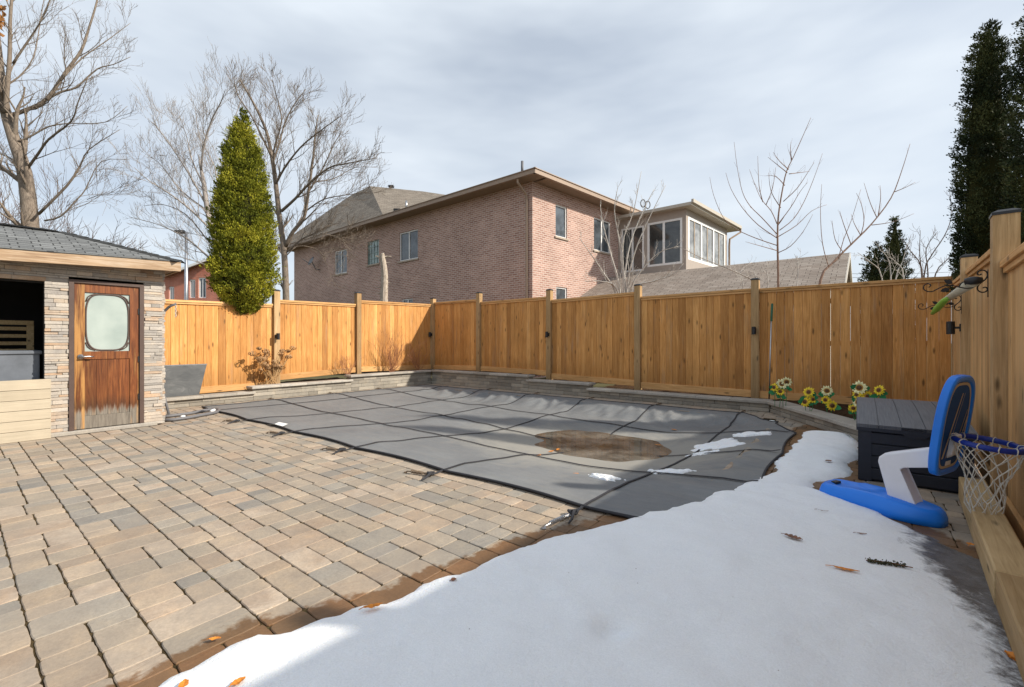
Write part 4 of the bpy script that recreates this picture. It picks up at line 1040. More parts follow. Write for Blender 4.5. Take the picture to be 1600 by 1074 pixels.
# ------------------------------------------------------------------ sunflowers
M_pet=None
def petm(name,c): 
    m=Mt(name,.6,.3); at=m.attr(); ch=m.sep(at.outputs['Color']); m.col(m.mix(1.0,c,m.ramp(ch[0],[(0,.75),(1,1.15)]),'MULTIPLY')); return m.m
M_yel=petm('yellow_petal',(.80,.60,.03)); M_pale=petm('pale_petal',(.80,.76,.42)); M_cen=petm('brown_flower_centre',(.10,.045,.015)); M_leaf=petm('flower_leaf',(.03,.22,.08)); M_cen2=petm('tan_flower_ring',(.42,.22,.04))
def flower(px,py,rad,pale,tilt,label,zb=.16):
    t=8.2+rng.uniform(-.2,.2)
    return None
fls=[(1222,600,8.5,1,.1),(1210,605.5,7,0,-.3),(1219,612,6.5,0,.2),(1231,611,8.5,1,.5),(1264,613,8.5,0,0),(1258,628,8.5,0,-.2),(1270,624,6.5,0,.5),(1292,611,8.5,1,.3),(1290,625,7,0,0),(1300,634,8.5,0,.6),(1343,606,11,1,0),(1339,617,7,0,-.2),(1355,620,9,0,.9),(1342,629,9.5,1,.1),(1333,638,7,0,.3),(1374,610,8.5,0,-.5)]
fls[3]=(1229,597,8,1,.4)
place=['topmost leftmost pair','left rear','lower left','top right of the leftmost cluster','upper of the second cluster','lower left of the second cluster','right side of the second cluster','tall pale head of the third cluster','middle of the third cluster','lowest of the third cluster','tallest pale head beside the box','small head under the tallest one','half turned head touching the box','large pale head low beside the box','lowest head by the box corner','single head peeking over the box']
for i,((px,py,rp,pale,tl),pl) in enumerate(zip(fls,place)):
    Tq=8.5 if px<1250 else (8.1 if px<1320 else 7.5)
    s,z=onT(px,py,Tq); P_=W(s,Tq,0); Yd=P_.y; rad=rp*1.08/F*Yd
    zb=.165
    r=root('sunflower',W(s,Tq,zb),YAW,('pale' if pale else 'bright yellow')+' artificial sunflower, '+pl,'sunflower','artificial sunflowers in the corner bed')
    c_=Vector((0,0,z-zb)); nrm=Vector((math.sin(tl)+rng.uniform(-.15,.15)-.25,-1,rng.uniform(.05,.45))).normalized(); ux=nrm.cross(Vector((0,0,1))).normalized(); uy=ux.cross(nrm)
    q=MB(); 
    for ring,(n_,l_,zo) in enumerate(((13,1.0,0),(11,.86,.006))):
        for k in range(n_):
            a=2*math.pi*(k+.5*ring)/n_+rng.uniform(-.08,.08); d=ux*math.cos(a)+uy*math.sin(a); e=nrm.cross(d); L_=rad*l_*rng.uniform(.88,1.06)
            c0=c_+nrm*zo; cc=rc()
            q.face([c0+d*rad*.34-e*rad*.09,c0+d*L_*.7-e*rad*.15+nrm*.006,c0+d*L_+nrm*rng.uniform(-.012,.01),c0+d*L_*.7+e*rad*.15+nrm*.006,c0+d*rad*.34+e*rad*.09],cc)
    q.build('petals',M_pale if pale else M_yel,r)
    Mx=Matrix.Translation(c_+nrm*.004)@nrm.to_track_quat('Z','Y').to_matrix().to_4x4()
    q=MB(); q.lathe([(rad*.46,-.003),(rad*.45,.006),(rad*.30,.010)],14,M=Mx); q.build('seed_ring',M_cen2,r)
    q=MB(); q.lathe([(rad*.33,.006),(rad*.30,.014),(rad*.1,.012)],12,M=Mx); q.build('seed_head',M_cen,r,smooth=True)
    q=MB(); P=[Vector((rng.uniform(-.03,.03),.03,0)),Vector((0,.03,(z-zb)*.5)),c_-nrm*.01]; q.tube(P,.004,5)
    q.build('stem',M_leaf,r,smooth=True)
    q=MB()
    for k in range(5):
        a=rng.uniform(-1.2,1.2)+(math.pi if rng.random()<.5 else 0); d=Vector((math.cos(a),-.3,math.sin(a)*.5-.1)); e=Vector((-d.z,0,d.x)).normalized(); b0=c_*rng.uniform(.7,1.0)+Vector((0,.02,-.0)); L_=rad*rng.uniform(.9,1.4)
        q.face([b0,b0+d*L_*.4+e*L_*.35,b0+d*L_*.8+e*L_*.25,b0+d*L_,b0+d*L_*.8-e*L_*.25,b0+d*L_*.4-e*L_*.35],rc())
    q.build('leaf',M_leaf,r)
# ------------------------------------------------------------------ neighbouring brick house
M_brick=brick('brown_brick',(.32,.18,.145),(.48,.30,.245),(.56,.46,.40),ms=.014)
M_roofs=shingle('brown_shingles',(.17,.145,.12),(.24,.21,.175),1.0)
M_gutter=plain('tan_gutter',(.33,.24,.175),.5,.4,var=.06)
M_soffit=plain('tan_soffit',(.28,.21,.155),.7,.3,var=.05)
M_sill=plain('stone_sill',(.40,.33,.26),.85)
M_gblock=glassmat('glass_block',(.30,.40,.37),.2)
HY0=15.5; C0=D(832,470,HY0); C0.z=0; EZ=6.90
aL=math.atan2(-(0-40-800),0) 
dL=Vector((-(800+40),F,0)).normalized(); dR=Vector((1500-800,F,0)).normalized()
LL=18.2
house=root('brick_house',C0,0,'two storey brown brick house with tan gutters behind the back fence','house')
def hp(u,v,z): return dL*u+dR*v+Vector((0,0,z))   # u along the left wall, v along the right wall
def uw(px):   # distance along the left wall where pixel column px falls
    m=(px-CX)/F; return (C0.x-m*C0.y)/(m*dL.y-dL.x)
def vw(px):
    m=(px-CX)/F; return (C0.x-m*C0.y)/(m*dR.y-dR.x)
def zu(px,py): p=C0+dL*uw(px); return H+(HY-py)/F*p.y
def zv(px,py): p=C0+dR*vw(px); return H+(HY-py)/F*p.y
def wallplane(q,P,L,z0,z1,holes,nrm,depth=.11,uo=0):
    """wall from u=0..L with rectangular holes (a,b,c,d); P(u,z,off) -> point"""
    us=sorted({0,L,*[h[0] for h in holes],*[h[1] for h in holes]}); zs=sorted({z0,z1,*[h[2] for h in holes],*[h[3] for h in holes]})
    for i in range(len(us)-1):
        for j in range(len(zs)-1):
            a,b,c_,d=us[i],us[i+1],zs[j],zs[j+1]
            if any(h[0]<=a+1e-6 and b<=h[1]+1e-6 and h[2]<=c_+1e-6 and d<=h[3]+1e-6 for h in holes): continue
            q.face([P(a,c_,0),P(b,c_,0),P(b,d,0),P(a,d,0)],None,[(a+uo,c_),(b+uo,c_),(b+uo,d),(a+uo,d)])
    for (a,b,c_,d) in holes:
        for (p1,p2) in (((a,c_),(b,c_)),((b,c_),(b,d)),((b,d),(a,d)),((a,d),(a,c_))):
            q.face([P(*p1,0),P(*p2,0),P(*p2,-depth),P(*p1,-depth)],None,[(p1[0],p1[1]),(p2[0],p2[1]),(p2[0]+.05,p2[1]+.05),(p1[0]+.05,p1[1]+.05)])
def PL(u,z,o): return hp(u,0,z)+nL*o
def PR(v,z,o): return hp(0,v,z)+nR*o
nL=Vector((-dL.y,dL.x,0)); nL=nL if nL.y<0 else -nL
nR=Vector((dR.y,-dR.x,0)); nR=nR if nR.x>0 else -nR
def pbox(q,P,a,b,c_,d,o0,o1,col=None):
    lo=[P(a,c_,o0),P(b,c_,o0),P(b,c_,o1),P(a,c_,o1)]; hi=[P(a,d,o0),P(b,d,o0),P(b,d,o1),P(a,d,o1)]
    q.hexa(lo,hi,col)
def window(par,P,h,glass=M_glass,mull=(.5,),fw=.055,sill=True,bars=False,vent=False,d0=-.10,frame=M_white):
    a,b,c_,d=h
    q=MB(); 
    pbox(q,P,a,a+fw,c_,d,d0,d0+.06); pbox(q,P,b-fw,b,c_,d,d0,d0+.06); pbox(q,P,a+fw,b-fw,c_,c_+fw,d0,d0+.058); pbox(q,P,a+fw,b-fw,d-fw,d,d0,d0+.058)
    for m_ in mull: x=a+(b-a)*m_; pbox(q,P,x-fw*.55,x+fw*.55,c_+fw,d-fw,d0,d0+.056)
    w_=q.build('window',frame,par)
    if bars:
        q=MB(); 
        for k in (1,2,3): x=a+(b-a)*k/4; pbox(q,P,x-.012,x+.012,c_+fw,d-fw,d0+.02,d0+.045)
        for k in (1,2,3): z=c_+(d-c_)*k/4; pbox(q,P,a+fw,b-fw,z-.012,z+.012,d0+.022,d0+.047)
        q.build('glazing_bars',frame,w_)
    q=MB(); pbox(q,P,a+fw*.5,b-fw*.5,c_+fw*.5,d-fw*.5,d0+.01,d0+.02); q.build('pane',glass,w_)
    if sill: q=MB(); pbox(q,P,a-.06,b+.06,c_-.07,c_-.003,-.02,.05); q.build('sill',M_sill,w_)
    return w_
hl=[]
def rectL(x0,y0t,x1,y1b,ref=None):
    u0,u1=uw(x1),uw(x0); xm=(x0+x1)/2; return (u0,u1,zu(xm,y1b),zu(xm,y0t))
W1=rectL(523,391,542,428); W2=rectL(574,376,592,413); W3=rectL(624,361,653,406.5); W4=(uw(645),uw(628),zu(636,478),zu(636,467))
VR=vw(966)
def rectR(x0,yt,x1,yb): xm=(x0+x1)/2; return (vw(x0),vw(x1),zv(xm,yb),zv(xm,yt))
R1=rectR(868,321.5,886,371.5); R2=rectR(928,343,954,394); R3=rectR(869,449,886,495); R4=rectR(928,457,954,500)
q=MB(); wallplane(q,PL,LL,-.2,EZ+.05,[W1,W2,W3,W4],nL); q.build('wall',M_brick,house)
q=MB(); wallplane(q,PR,9.5,-.2,EZ+.05,[R1,R2,R3,R4],nR,uo=.1); q.build('wall',M_brick,house)
q=MB(); 
q.face([hp(LL,0,-.2),hp(LL,11,-.2),hp(LL,11,EZ),hp(LL,0,EZ)],None,[(0,0),(11,0),(11,7),(0,7)]); q.face([hp(0,9.5,-.2),hp(LL,11,-.2),hp(LL,11,EZ),hp(0,9.5,EZ)],None,[(0,0),(18,0),(18,7),(0,7)]); q.build('wall',M_brick,house)
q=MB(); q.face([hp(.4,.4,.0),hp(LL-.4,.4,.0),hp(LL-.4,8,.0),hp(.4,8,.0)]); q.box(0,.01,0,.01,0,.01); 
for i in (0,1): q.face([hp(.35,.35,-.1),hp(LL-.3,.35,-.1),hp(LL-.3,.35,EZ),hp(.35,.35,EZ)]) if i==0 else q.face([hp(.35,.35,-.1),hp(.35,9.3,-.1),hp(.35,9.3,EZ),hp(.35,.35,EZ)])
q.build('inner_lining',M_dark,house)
window(house,PL,W1); window(house,PL,W2,M_gblock,mull=(),fw=.03,bars=True,frame=M_gblock); window(house,PL,W3); window(house,PL,W4)
window(house,PR,R1,mull=(),fw=.05); window(house,PR,R2); window(house,PR,R3,mull=()); window(house,PR,R4)
# eaves, gutter
OV=.55
def eave(q,u0,u1,P,z0,z1,o0,o1): pbox(q,P,u0,u1,z0,z1,o0,o1)
q=MB(); pbox(q,PL,-OV,LL+.5,EZ+.0,EZ+.03,-.1,OV-.02); pbox(q,PR,-OV+.6,9.5,EZ+.0,EZ+.028,-.1,OV-.02); 
so_=q.build('soffit',M_soffit,house)
q=MB(); pbox(q,PL,-OV,LL+.5,EZ-.02,EZ+.15,OV-.02,OV+.08); pbox(q,PR,-OV,8.2,EZ-.02,EZ+.15,OV-.02,OV+.08); pbox(q,PL,-OV-.06,LL+.5,EZ+.13,EZ+.155,OV+.06,OV+.11); pbox(q,PR,-OV-.06,8.2,EZ+.13,EZ+.155,OV+.06,OV+.11)
q.build('gutter',M_gutter,house)
q=MB(); p0_=hp(.16,0,0)+nL*.07; P=[hp(.22,0,EZ-.02)+nL*(OV-.0),hp(.22,0,EZ-.15)+nL*(OV-.0),hp(.2,0,EZ-.45)+nL*.12,hp(.2,0,EZ-.6)+nL*.07,hp(.2,0,-.1)+nL*.07]
q.tube(P,.045,6); q.build('downpipe',M_gutter,house)
# main roof: low hip on the near half, taller pyramid behind
def rslope(q,pts,du,c=None):
    P=[Vector(p) for p in pts]; n=(P[1]-P[0]).cross(P[2]-P[0]).normalized(); 
    if n.z<0: n=-n
    du=Vector(du).normalized(); dv=n.cross(du).normalized()
    q.face(P,c,[((p-P[0]).dot(du),(p-P[0]).dot(dv)) for p in P])
RZ=EZ+.15
RC_=Vector(hp(0,0,0))
def Rp(u,v,z): return hp(u,v,0)+Vector((0,0,z))
eo=OV+.08
q=MB(); 
wv=7.6; pt=.40
A_=Rp(-eo,-eo,RZ); B_=Rp(LL+eo,-eo,RZ); hw_=1.75
def rise(d): return RZ+d*.43
rd=2.35
ra1=Rp(rd-eo,rd-eo,rise(rd)); ra2=Rp(LL-2,rd-eo,rise(rd)); ra3=Rp(rd-eo,wv+2,rise(rd))
rslope(q,[A_,B_,ra2,ra1],dL); rslope(q,[A_,ra1,ra3,Rp(-eo,wv+2,RZ)],dR); rslope(q,[ra1,ra2,Rp(LL-2,wv+2,rise(rd)+.02),ra3],dL)
q.face([B_,Rp(LL+eo,wv,RZ),Rp(LL-2,wv+2,rise(rd)),ra2],None,[(0,0),(8,0),(8,3),(0,3)])
rfh=q.build('roof',M_roofs,house)
# tall hipped roof at the far end
uA=uw(597); 
def onray(px,py,P0,d):   # not used for placement from the lens, plain intersection in plan
    m=(px-CX)/F; return (P0.x-m*P0.y)/(m*d.y-d.x)
q=MB()
vr=3.9
Pk=C0+dR*vr; kr=onray(578,290,Pk,dL); apex=hp(kr,vr,0); za=H+(HY-291)/F*(C0+apex).y
k2=onray(478,290,C0-dR*.5,dL)
apex=hp(kr,vr,za); apex2=hp(kr-2.2,vr+2.4,za-.25)
e1=onray(598,400,C0-dR*eo,dL); 
eA=Rp(e1,-eo,RZ+.02); eB=Rp(LL+1.5,-eo,RZ+.02); ridgeB=hp(kr+2.5,vr+.1,za-.05)
eC=Rp(e1-4.5,vr+3.2,RZ+.8)
rslope(q,[eA,eB,ridgeB,apex],dL); rslope(q,[eA,apex,apex2,eC],dR); q.face([eB,Rp(LL+1.5,vr*2,RZ),ridgeB],None,[(0,0),(6,0),(3,4)])
rf2=q.build('roof',M_roofs,house)
q=MB(); bb_=(apex*.8+apex2*.2)*.93+eC*.07
q.box(-.16,.16,-.12,.12,-.02,.10,None,Matrix.Translation(bb_+Vector((0,-.05,.08)))); q.build('roof_vent',M_blackm,rf2)
def stack(u,v,h_,r_=.05,name='vent_pipe',mat=M_pipe):
    z=rise(v+eo); q=MB(); b=hp(u,v,z-.05); q.tube([b,b+Vector((0,0,h_))],r_,8); q.tube([b,b+Vector((0,0,.1))],[r_*2.2,r_*1.2],8); q.build(name,mat,rfh,smooth=True)
stack(onray(816,255,C0+dR*.75,dL),.75,.52,.05); stack(onray(635,322,C0+dR*.3,dL),.3,.42,.045,mat=M_steel)
q=MB(); b=hp(.35,1.3,rise(.35+eo)-.02); q.box(-.35,.35,-.12,.12,0,.1,None,Matrix.Translation(b)@Matrix.Rotation(math.atan2(dR.y,dR.x),4,'Z')); q.build('roof_vent',M_blackm,rfh)
q=MB(); b=hp(onray(621,327,C0+dR*.2,dL),.2,rise(.2+eo)); q.box(-.16,.16,-.12,.12,0,.10,None,Matrix.Translation(b)); q.build('roof_vent',M_blackm,rfh)
# satellite dish on the left wall
M_dish=plain('grey_dish',(.16,.17,.18),.5,.4)
u=uw(500); z=zu(500,411); r=root('satellite_dish',C0+PL(u,z,.0),0,'grey satellite dish fixed to the shaded brick wall','satellite dish')
q=MB(); nn_=(nL+Vector((-.1,0,.5))).normalized(); q.lathe([(.005,-.05),(.16,-.035),(.27,.0),(.275,.004),(.16,-.02),(.01,-.035)],18,M=Matrix.Translation(nL*.42+Vector((-.1,0,.05)))@nn_.to_track_quat('Z','Y').to_matrix().to_4x4()); q.build('dish',M_dish,r,smooth=True)
q=MB(); q.tube([nL*.0+Vector((0,0,-.4)),nL*.25+Vector((0,0,-.38)),nL*.38+Vector((-.08,0,-.0))],.03,6); q.tube([nL*.42+Vector((-.1,0,-.15)),nL*.85+Vector((-.12,0,.08))],.02,6); q.build('mount_arm',M_dish,r,smooth=True)
# ------------------------------------------------------------------ sunroom
M_smwall=plain('sunroom_panel',(.36,.31,.27),.7,.3,var=.05); M_smroof=plain('sunroom_roof',(.46,.42,.36),.6,.3,var=.06)
K=C0+dR*VR; 
def ur(px): m=(px-CX)/F; return (m*K.y-K.x)/(-dL.x+m*dL.y)*1.0
dN=-dL
m_=(1072-CX)/F; LS=(m_*K.y-K.x)/(dN.x-m_*dN.y); S1=K+dN*LS
sun=root('sunroom',(K.x,K.y,0),0,'upper floor sunroom with white framed windows and a flat tan roof','sunroom')
def PA(u,z,o): return dN*u+nL*o+Vector((0,0,z))
def PB(v,z,o): return dN*LS+dR*v+nR*o+Vector((0,0,z))
def ua(px): m=(px-CX)/F; return (m*K.y-K.x)/(dN.x-m*dN.y)
def vb(px): m=(px-CX)/F; return (S1.x-m*S1.y)/(m*dR.y-dR.x)
def za_(px,py): return H+(HY-py)/F*(K+dN*ua(px)).y
def zb_(px,py): return H+(HY-py)/F*(S1+dR*vb(px)).y
LB=vb(1136); zt_=za_(1040,336); zlow=2.2
A1=(ua(1011.5),ua(1066),za_(1040,414.5),za_(1040,344.5)); A2=(max(.08,ua(971)),ua(1006),A1[2]-.12,A1[3]-.05)
B1=(vb(1075.5),vb(1133),zb_(1104,414),zb_(1104,351))
q=MB(); wallplane(q,PA,LS,zlow,zt_+.12,[A1,A2],nL,depth=.1); q.face([PA(0,zlow,0),PA(LS,zlow,0),PB(LB,zlow,0),PA(0,zlow,-4)]); q.build('wall',M_smwall,sun)
q=MB(); wallplane(q,PB,LB,zlow,zt_+.12,[B1],nR,depth=.1); q.face([PB(LB,zlow,0),PB(LB,zlow,-LS),PB(LB,zt_,-LS),PB(LB,zt_,0)]); q.build('wall',M_smwall,sun)
window(sun,PA,A1,M_glassd,mull=(.48,),fw=.085,sill=False,d0=-.06); window(sun,PA,A2,M_glassd,mull=(.5,),fw=.07,sill=False,d0=-.06)
M_blind=glassmat('curtained_glass',(.34,.35,.35),.15)
wd=window(sun,PB,B1,M_blind,mull=(.33,.66),fw=.11,sill=False,d0=-.06)
q=MB(); 
for k in (.165,.5,.83): x=B1[0]+(B1[1]-B1[0])*k; pbox(q,PB,x-.03,x+.03,B1[2]+.1,B1[3]-.1,-.05,-.02)
q.build('sash_bar',M_sill,wd)
# roof slab, overhanging, sloping gently down to the right
ovs=.34; q=MB(); hz0=zt_+.10
def slab(u,v,z): return dN*u+dR*v+Vector((0,0,z))
lo=[slab(-.1,-ovs,hz0+.02),slab(LS+ovs,-ovs,hz0+.02),slab(LS+ovs,LB+ovs+.3,hz0-.05),slab(-.1,LB+ovs+.3,hz0-.05)]
q.hexa(lo,[p+Vector((0,0,.12)) for p in lo]); sr=q.build('roof',M_smroof,sun)
q=MB(); pA=slab(LS+ovs,-ovs,hz0+.1); pB=slab(LS+ovs,LB+ovs+.3,hz0+.03)
q.hexa([pA,pA+nR*.09,pB+nR*.09,pB],[p+Vector((0,0,.13)) for p in (pA,pA+nR*.09,pB+nR*.09,pB)]); q.build('gutter',M_smroof,sr)
q=MB(); e=pB+nR*.03; q.tube([e,e+Vector((0,0,-.15)),slab(LS+.1,LB+.05,hz0-.5),slab(LS+.08,LB+.05,hz0-.8),slab(LS+.08,LB+.05,zlow)],.045,6); q.build('downpipe',M_gutter,sun)
# antenna on the sunroom roof
b=K+slab(1.0,1.2,hz0+.2); b=D(1008,328,K.y-.6); r=root('tv_antenna',b,0,'small looped aerial on the sunroom roof','antenna')
q=MB(); q.tube([(0,0,-.2),(0,0,.35)],.02,6); q.build('mast',M_pipe,r)
for dx,dz_ in ((-.08,.28),(.12,.22)): q=MB(); q.tube([Vector((dx+.10*math.cos(2*math.pi*k/18),.03,dz_+.16*math.sin(2*math.pi*k/18))) for k in range(18)],.022,6,closed=True); q.build('loop',M_pipe,r,smooth=True)
# ------------------------------------------------------------------ garage roof between
M_groof=shingle('grey_brown_shingles',(.24,.20,.17),(.31,.27,.235),1.15); M_siding=plain('pale_siding',(.50,.47,.42),.8,.2,var=.05)
gR=D(1308,397,13.75); gL=D(1058,420,16.9); dg=(gL-gR); dg.z=0; dg.normalize(); ng=Vector((dg.y,-dg.x,0)); ng=ng if ng.y<0 else -ng
zr=4.0; gl=(Vector((gL.x,gL.y,0))-Vector((gR.x,gR.y,0))).length; 
gar=root('garage',(gR.x,gR.y,0),0,'low garage with a long brown shingled gable roof right of the house','garage')
def gp(u,v,z): return dg*u+ng*v+Vector((0,0,z))
hwg=2.75; ze=2.72
q=MB(); rslope(q,[gp(-.3,hwg+.3,ze-.14),gp(gl+3,hwg+.3,ze-.14),gp(gl+3,0,zr),gp(-.3,0,zr)],dg); rslope(q,[gp(-.3,-hwg-.3,ze-.14),gp(gl+3,-hwg-.3,ze-.14),gp(gl+3,0,zr),gp(-.3,0,zr)],dg)
g_r=q.build('roof',M_groof,gar)
q=MB(); q.prism([(-hwg,0),(hwg,0),(hwg,ze-.1),(0,zr-.12),(-hwg,ze-.1)],0.05,.2,M=Matrix(((ng.x,dg.x,0,0),(ng.y,dg.y,0,0),(0,0,1,0),(0,0,0,1)))); q.build('gable_wall',M_siding,gar)
q=MB(); 
for sgn in (1,-1): q.hexa([gp(-.33,sgn*(hwg+.3),ze-.29),gp(-.28,sgn*(hwg+.3),ze-.29),gp(-.28,0,zr-.15),gp(-.33,0,zr-.15)],[gp(-.33,sgn*(hwg+.3),ze-.145),gp(-.28,sgn*(hwg+.3),ze-.145),gp(-.28,0,zr-.005),gp(-.33,0,zr-.005)])
q.build('rake_board',M_siding,g_r)
q=MB(); q.hexa([gp(0.2,hwg-.2,0),gp(gl+3,hwg-.2,0),gp(gl+3,-hwg+.2,0),gp(0.2,-hwg+.2,0)],[gp(0.2,hwg-.2,ze-.2),gp(gl+3,hwg-.2,ze-.2),gp(gl+3,-hwg+.2,ze-.2),gp(.2,-hwg+.2,ze-.2)]); q.build('wall',M_siding,gar)
# ------------------------------------------------------------------ far red brick house and lamp
M_red=brick('red_brick',(.45,.12,.07),(.55,.17,.10),(.50,.36,.30)); M_shg=shingle('grey_shingles',(.16,.15,.15),(.23,.22,.21),1.2)
Yr=34.0; b0=D(226,466,Yr); r=root('red_brick_house',(b0.x,b0.y,0),0,'distant red brick house with white windows seen between shed and cedar','house')
def RP(u,z,o): return Vector((u,-o,z))
k_=Yr/F; RW=(352-226)*k_
def rx(px): return (px-226)*k_
def rz(py): return H+(HY-py)*k_
hs_=[(rx(296),rx(305),rz(466),rz(437)),(rx(310),rx(322),rz(466),rz(434)),(rx(264),rx(272),rz(470),rz(448))]
q=MB(); wallplane(q,RP,RW,0,rz(432),hs_,None,depth=.15)
q.face([RP(rx(262),rz(432),0),RP(RW,rz(432),0),RP(RW,rz(402),0),RP(rx(345),rz(402),0)],None,[(rx(262),0),(RW,0),(RW,1.5),(rx(345),1.5)])
q.build('wall',M_red,r)
for h_ in hs_: window(r,RP,h_,M_glass,mull=(.5,),fw=.09,sill=False,d0=-.12)
q=MB(); P=[Vector((rx(226),-.5,rz(433))),Vector((rx(262),-.5,rz(432))),Vector((rx(345),-.5,rz(402))),Vector((rx(345),5,rz(402))),Vector((rx(226),5,rz(400)))]
q.face([P[0],P[1],Vector((rx(300),5,rz(418))),Vector((rx(256),5,rz(420)))],None,[(0,0),(2,0),(4,3),(1,3)]); q.face([P[1],P[2],P[3],Vector((rx(290),5,rz(421)))],None,[(0,0),(5,0),(5,5),(0,5)]); rr_=q.build('roof',M_shg,r)
q=MB(); q.hexa([Vector((rx(258),-.55,rz(436))),Vector((rx(346),-.55,rz(404))),Vector((rx(346),-.4,rz(404))),Vector((rx(258),-.4,rz(436)))],[Vector((rx(258),-.55,rz(432.5))),Vector((rx(346),-.55,rz(400.5))),Vector((rx(346),-.4,rz(400.5))),Vector((rx(258),-.4,rz(432.5)))]); q.build('rake_board',M_white,rr_)
Yl=24; b=D(291,470,Yl); r=root('street_lamp',(b.x,b.y,0),0,'grey street lamp pole between the shed and the cedar','street lamp')
q=MB(); zt=H+(HY-363)/F*Yl; q.tube([(0,0,0),(0,0,zt)],[.11,.07],8); q.build('pole',M_steel,r,smooth=True)
q=MB(); q.tube([(0,0,zt-.1),(-.1,0,zt+.08),(-.25,0,zt+.10)],.03,6); q.lathe([(.06,.0),(.26,-.08),(.24,-.16),(.1,-.2)],12,M=Matrix.Translation((-.36,0,zt+.12))); q.build('lantern',M_blackm,r,smooth=True)
for k,(ya,yb) in enumerate(((424,417),(419,409))):
    a=D(1180,ya+4,32); b=D(1700,yb,30); r=root('utility_wire',a,0,('lower' if k==0 else 'upper')+' thin utility wire crossing the sky behind the small cedars','wire'); q=MB(); q.tube([(b-a)*(i/16)+Vector((0,0,-.5*math.sin(math.pi*i/16))) for i in range(17)],.012,4); q.build('cable',M_blackm,r)
# ------------------------------------------------------------------ bare trees
def barkm(name,c1,c2):
    m=Mt(name,.9,.15); f=m.noise(m.co((6,6,1.5)),6,6,.7,.5); m.col(m.ramp(f,[(.3,c1),(.7,c2)])); m.bump(f,.6,.02); return m.m
M_bark=barkm('grey_brown_bark',(.13,.10,.08),(.30,.25,.20)); M_barkd=barkm('dark_bark',(.10,.075,.065),(.22,.17,.15)); M_barkw=barkm('pale_bark',(.34,.31,.28),(.62,.58,.53)); M_barkr=barkm('reddish_bark',(.20,.12,.09),(.38,.26,.20))
def cat(P,n=3):
    out=[]
    for i in range(len(P)-1):
        p0=P[max(i-1,0)];p1=P[i];p2=P[i+1];p3=P[min(i+2,len(P)-1)]
        for k in range(n):
            t=k/n; out.append(.5*((2*p1)+(p2-p0)*t+(2*p0-5*p1+4*p2-p3)*t*t+(3*p1-p0-3*p2+p3)*t**3))
    out.append(P[-1]); return out
def twig(q,p,d,L,r,depth,R_,spread=.7,up=.25,nch=5,wig=.12,minr=.003):
    n=5 if L>1 else 4 if L>.4 else 3; P=[p.copy()]; dd=d.normalized(); seg=L/n
    for i in range(n):
        dd=(dd+Vector((R_.gauss(0,wig),R_.gauss(0,wig),R_.gauss(0,wig)+up*.35))).normalized(); P.append(P[-1]+dd*seg)
    rs_=[max(minr*.6,r*(1-.8*i/n)) for i in range(n+1)]
    q.tube(P,rs_,5 if r>.02 else 3,cap=False)
    if depth<=0: return
    c=nch+R_.choice((-1,0,1))
    for k in range(max(1,c)):
        f=.18+.82*(k+R_.random())/c; f=min(f,.98); i=min(n-1,int(f*n)); b=P[i]+(P[i+1]-P[i])*(f*n-i); ax=(P[i+1]-P[i]).normalized()
        side=Vector((R_.gauss(0,1),R_.gauss(0,1),R_.gauss(0,1))); side=(side-ax*side.dot(ax)).normalized()
        nd=(ax*math.cos(spread)+side*math.sin(spread)+Vector((0,0,up*.5))).normalized()
        twig(q,b,nd,L*R_.uniform(.45,.80)*(1.15-.5*f),max(minr,r*(1-.8*f)*.6),depth-1,R_,spread,up,max(2,nch-1),wig,minr)
def branch_from_px(q,pts,Y,r0,r1,R_,sub=(8,1.0,1),jit=.4,spread=.8,up=.3,nch=4,minr=.004,sides=8):
    n=len(pts); P=[]; a=R_.uniform(-1,1)*jit; 
    for i,(x,y) in enumerate(pts):
        yy=Y+a*i/n*2 if not hasattr(Y,'__len__') else Y[0]+(Y[1]-Y[0])*i/max(1,n-1); P.append(D(x,y,yy))
    P=cat(P,3); m=len(P); rs_=[r0+(r1-r0)*i/(m-1) for i in range(m)]; q.tube(P,rs_,sides,cap=True)
    cnt,L,dep=sub
    for k in range(cnt):
        f=.15+.85*(k+R_.random())/cnt; f=min(.99,f); i=min(m-2,int(f*(m-1))); b=P[i]; ax=(P[i+1]-P[i]).normalized(); side=Vector((R_.gauss(0,1),R_.gauss(0,1),R_.gauss(0,.8))); side=(side-ax*side.dot(ax)).normalized()
        nd=(ax*math.cos(spread)+side*math.sin(spread)+Vector((0,0,up*.4))).normalized()
        twig(q,b,nd,L*R_.uniform(.6,1.2)*(1.1-.5*f),max(minr,rs_[i]*.5),dep,R_,spread,up,nch,.13,minr)
    return P
def tree_root(name,px,Y,label,grp=None,cat_='tree'):
    b=D(px,500,Y); b.z=0; return root(name,b,0,label,cat_,grp)
def shiftmesh(q,b): q.v=[(x-b.x,y-b.y,z) for x,y,z in q.v]
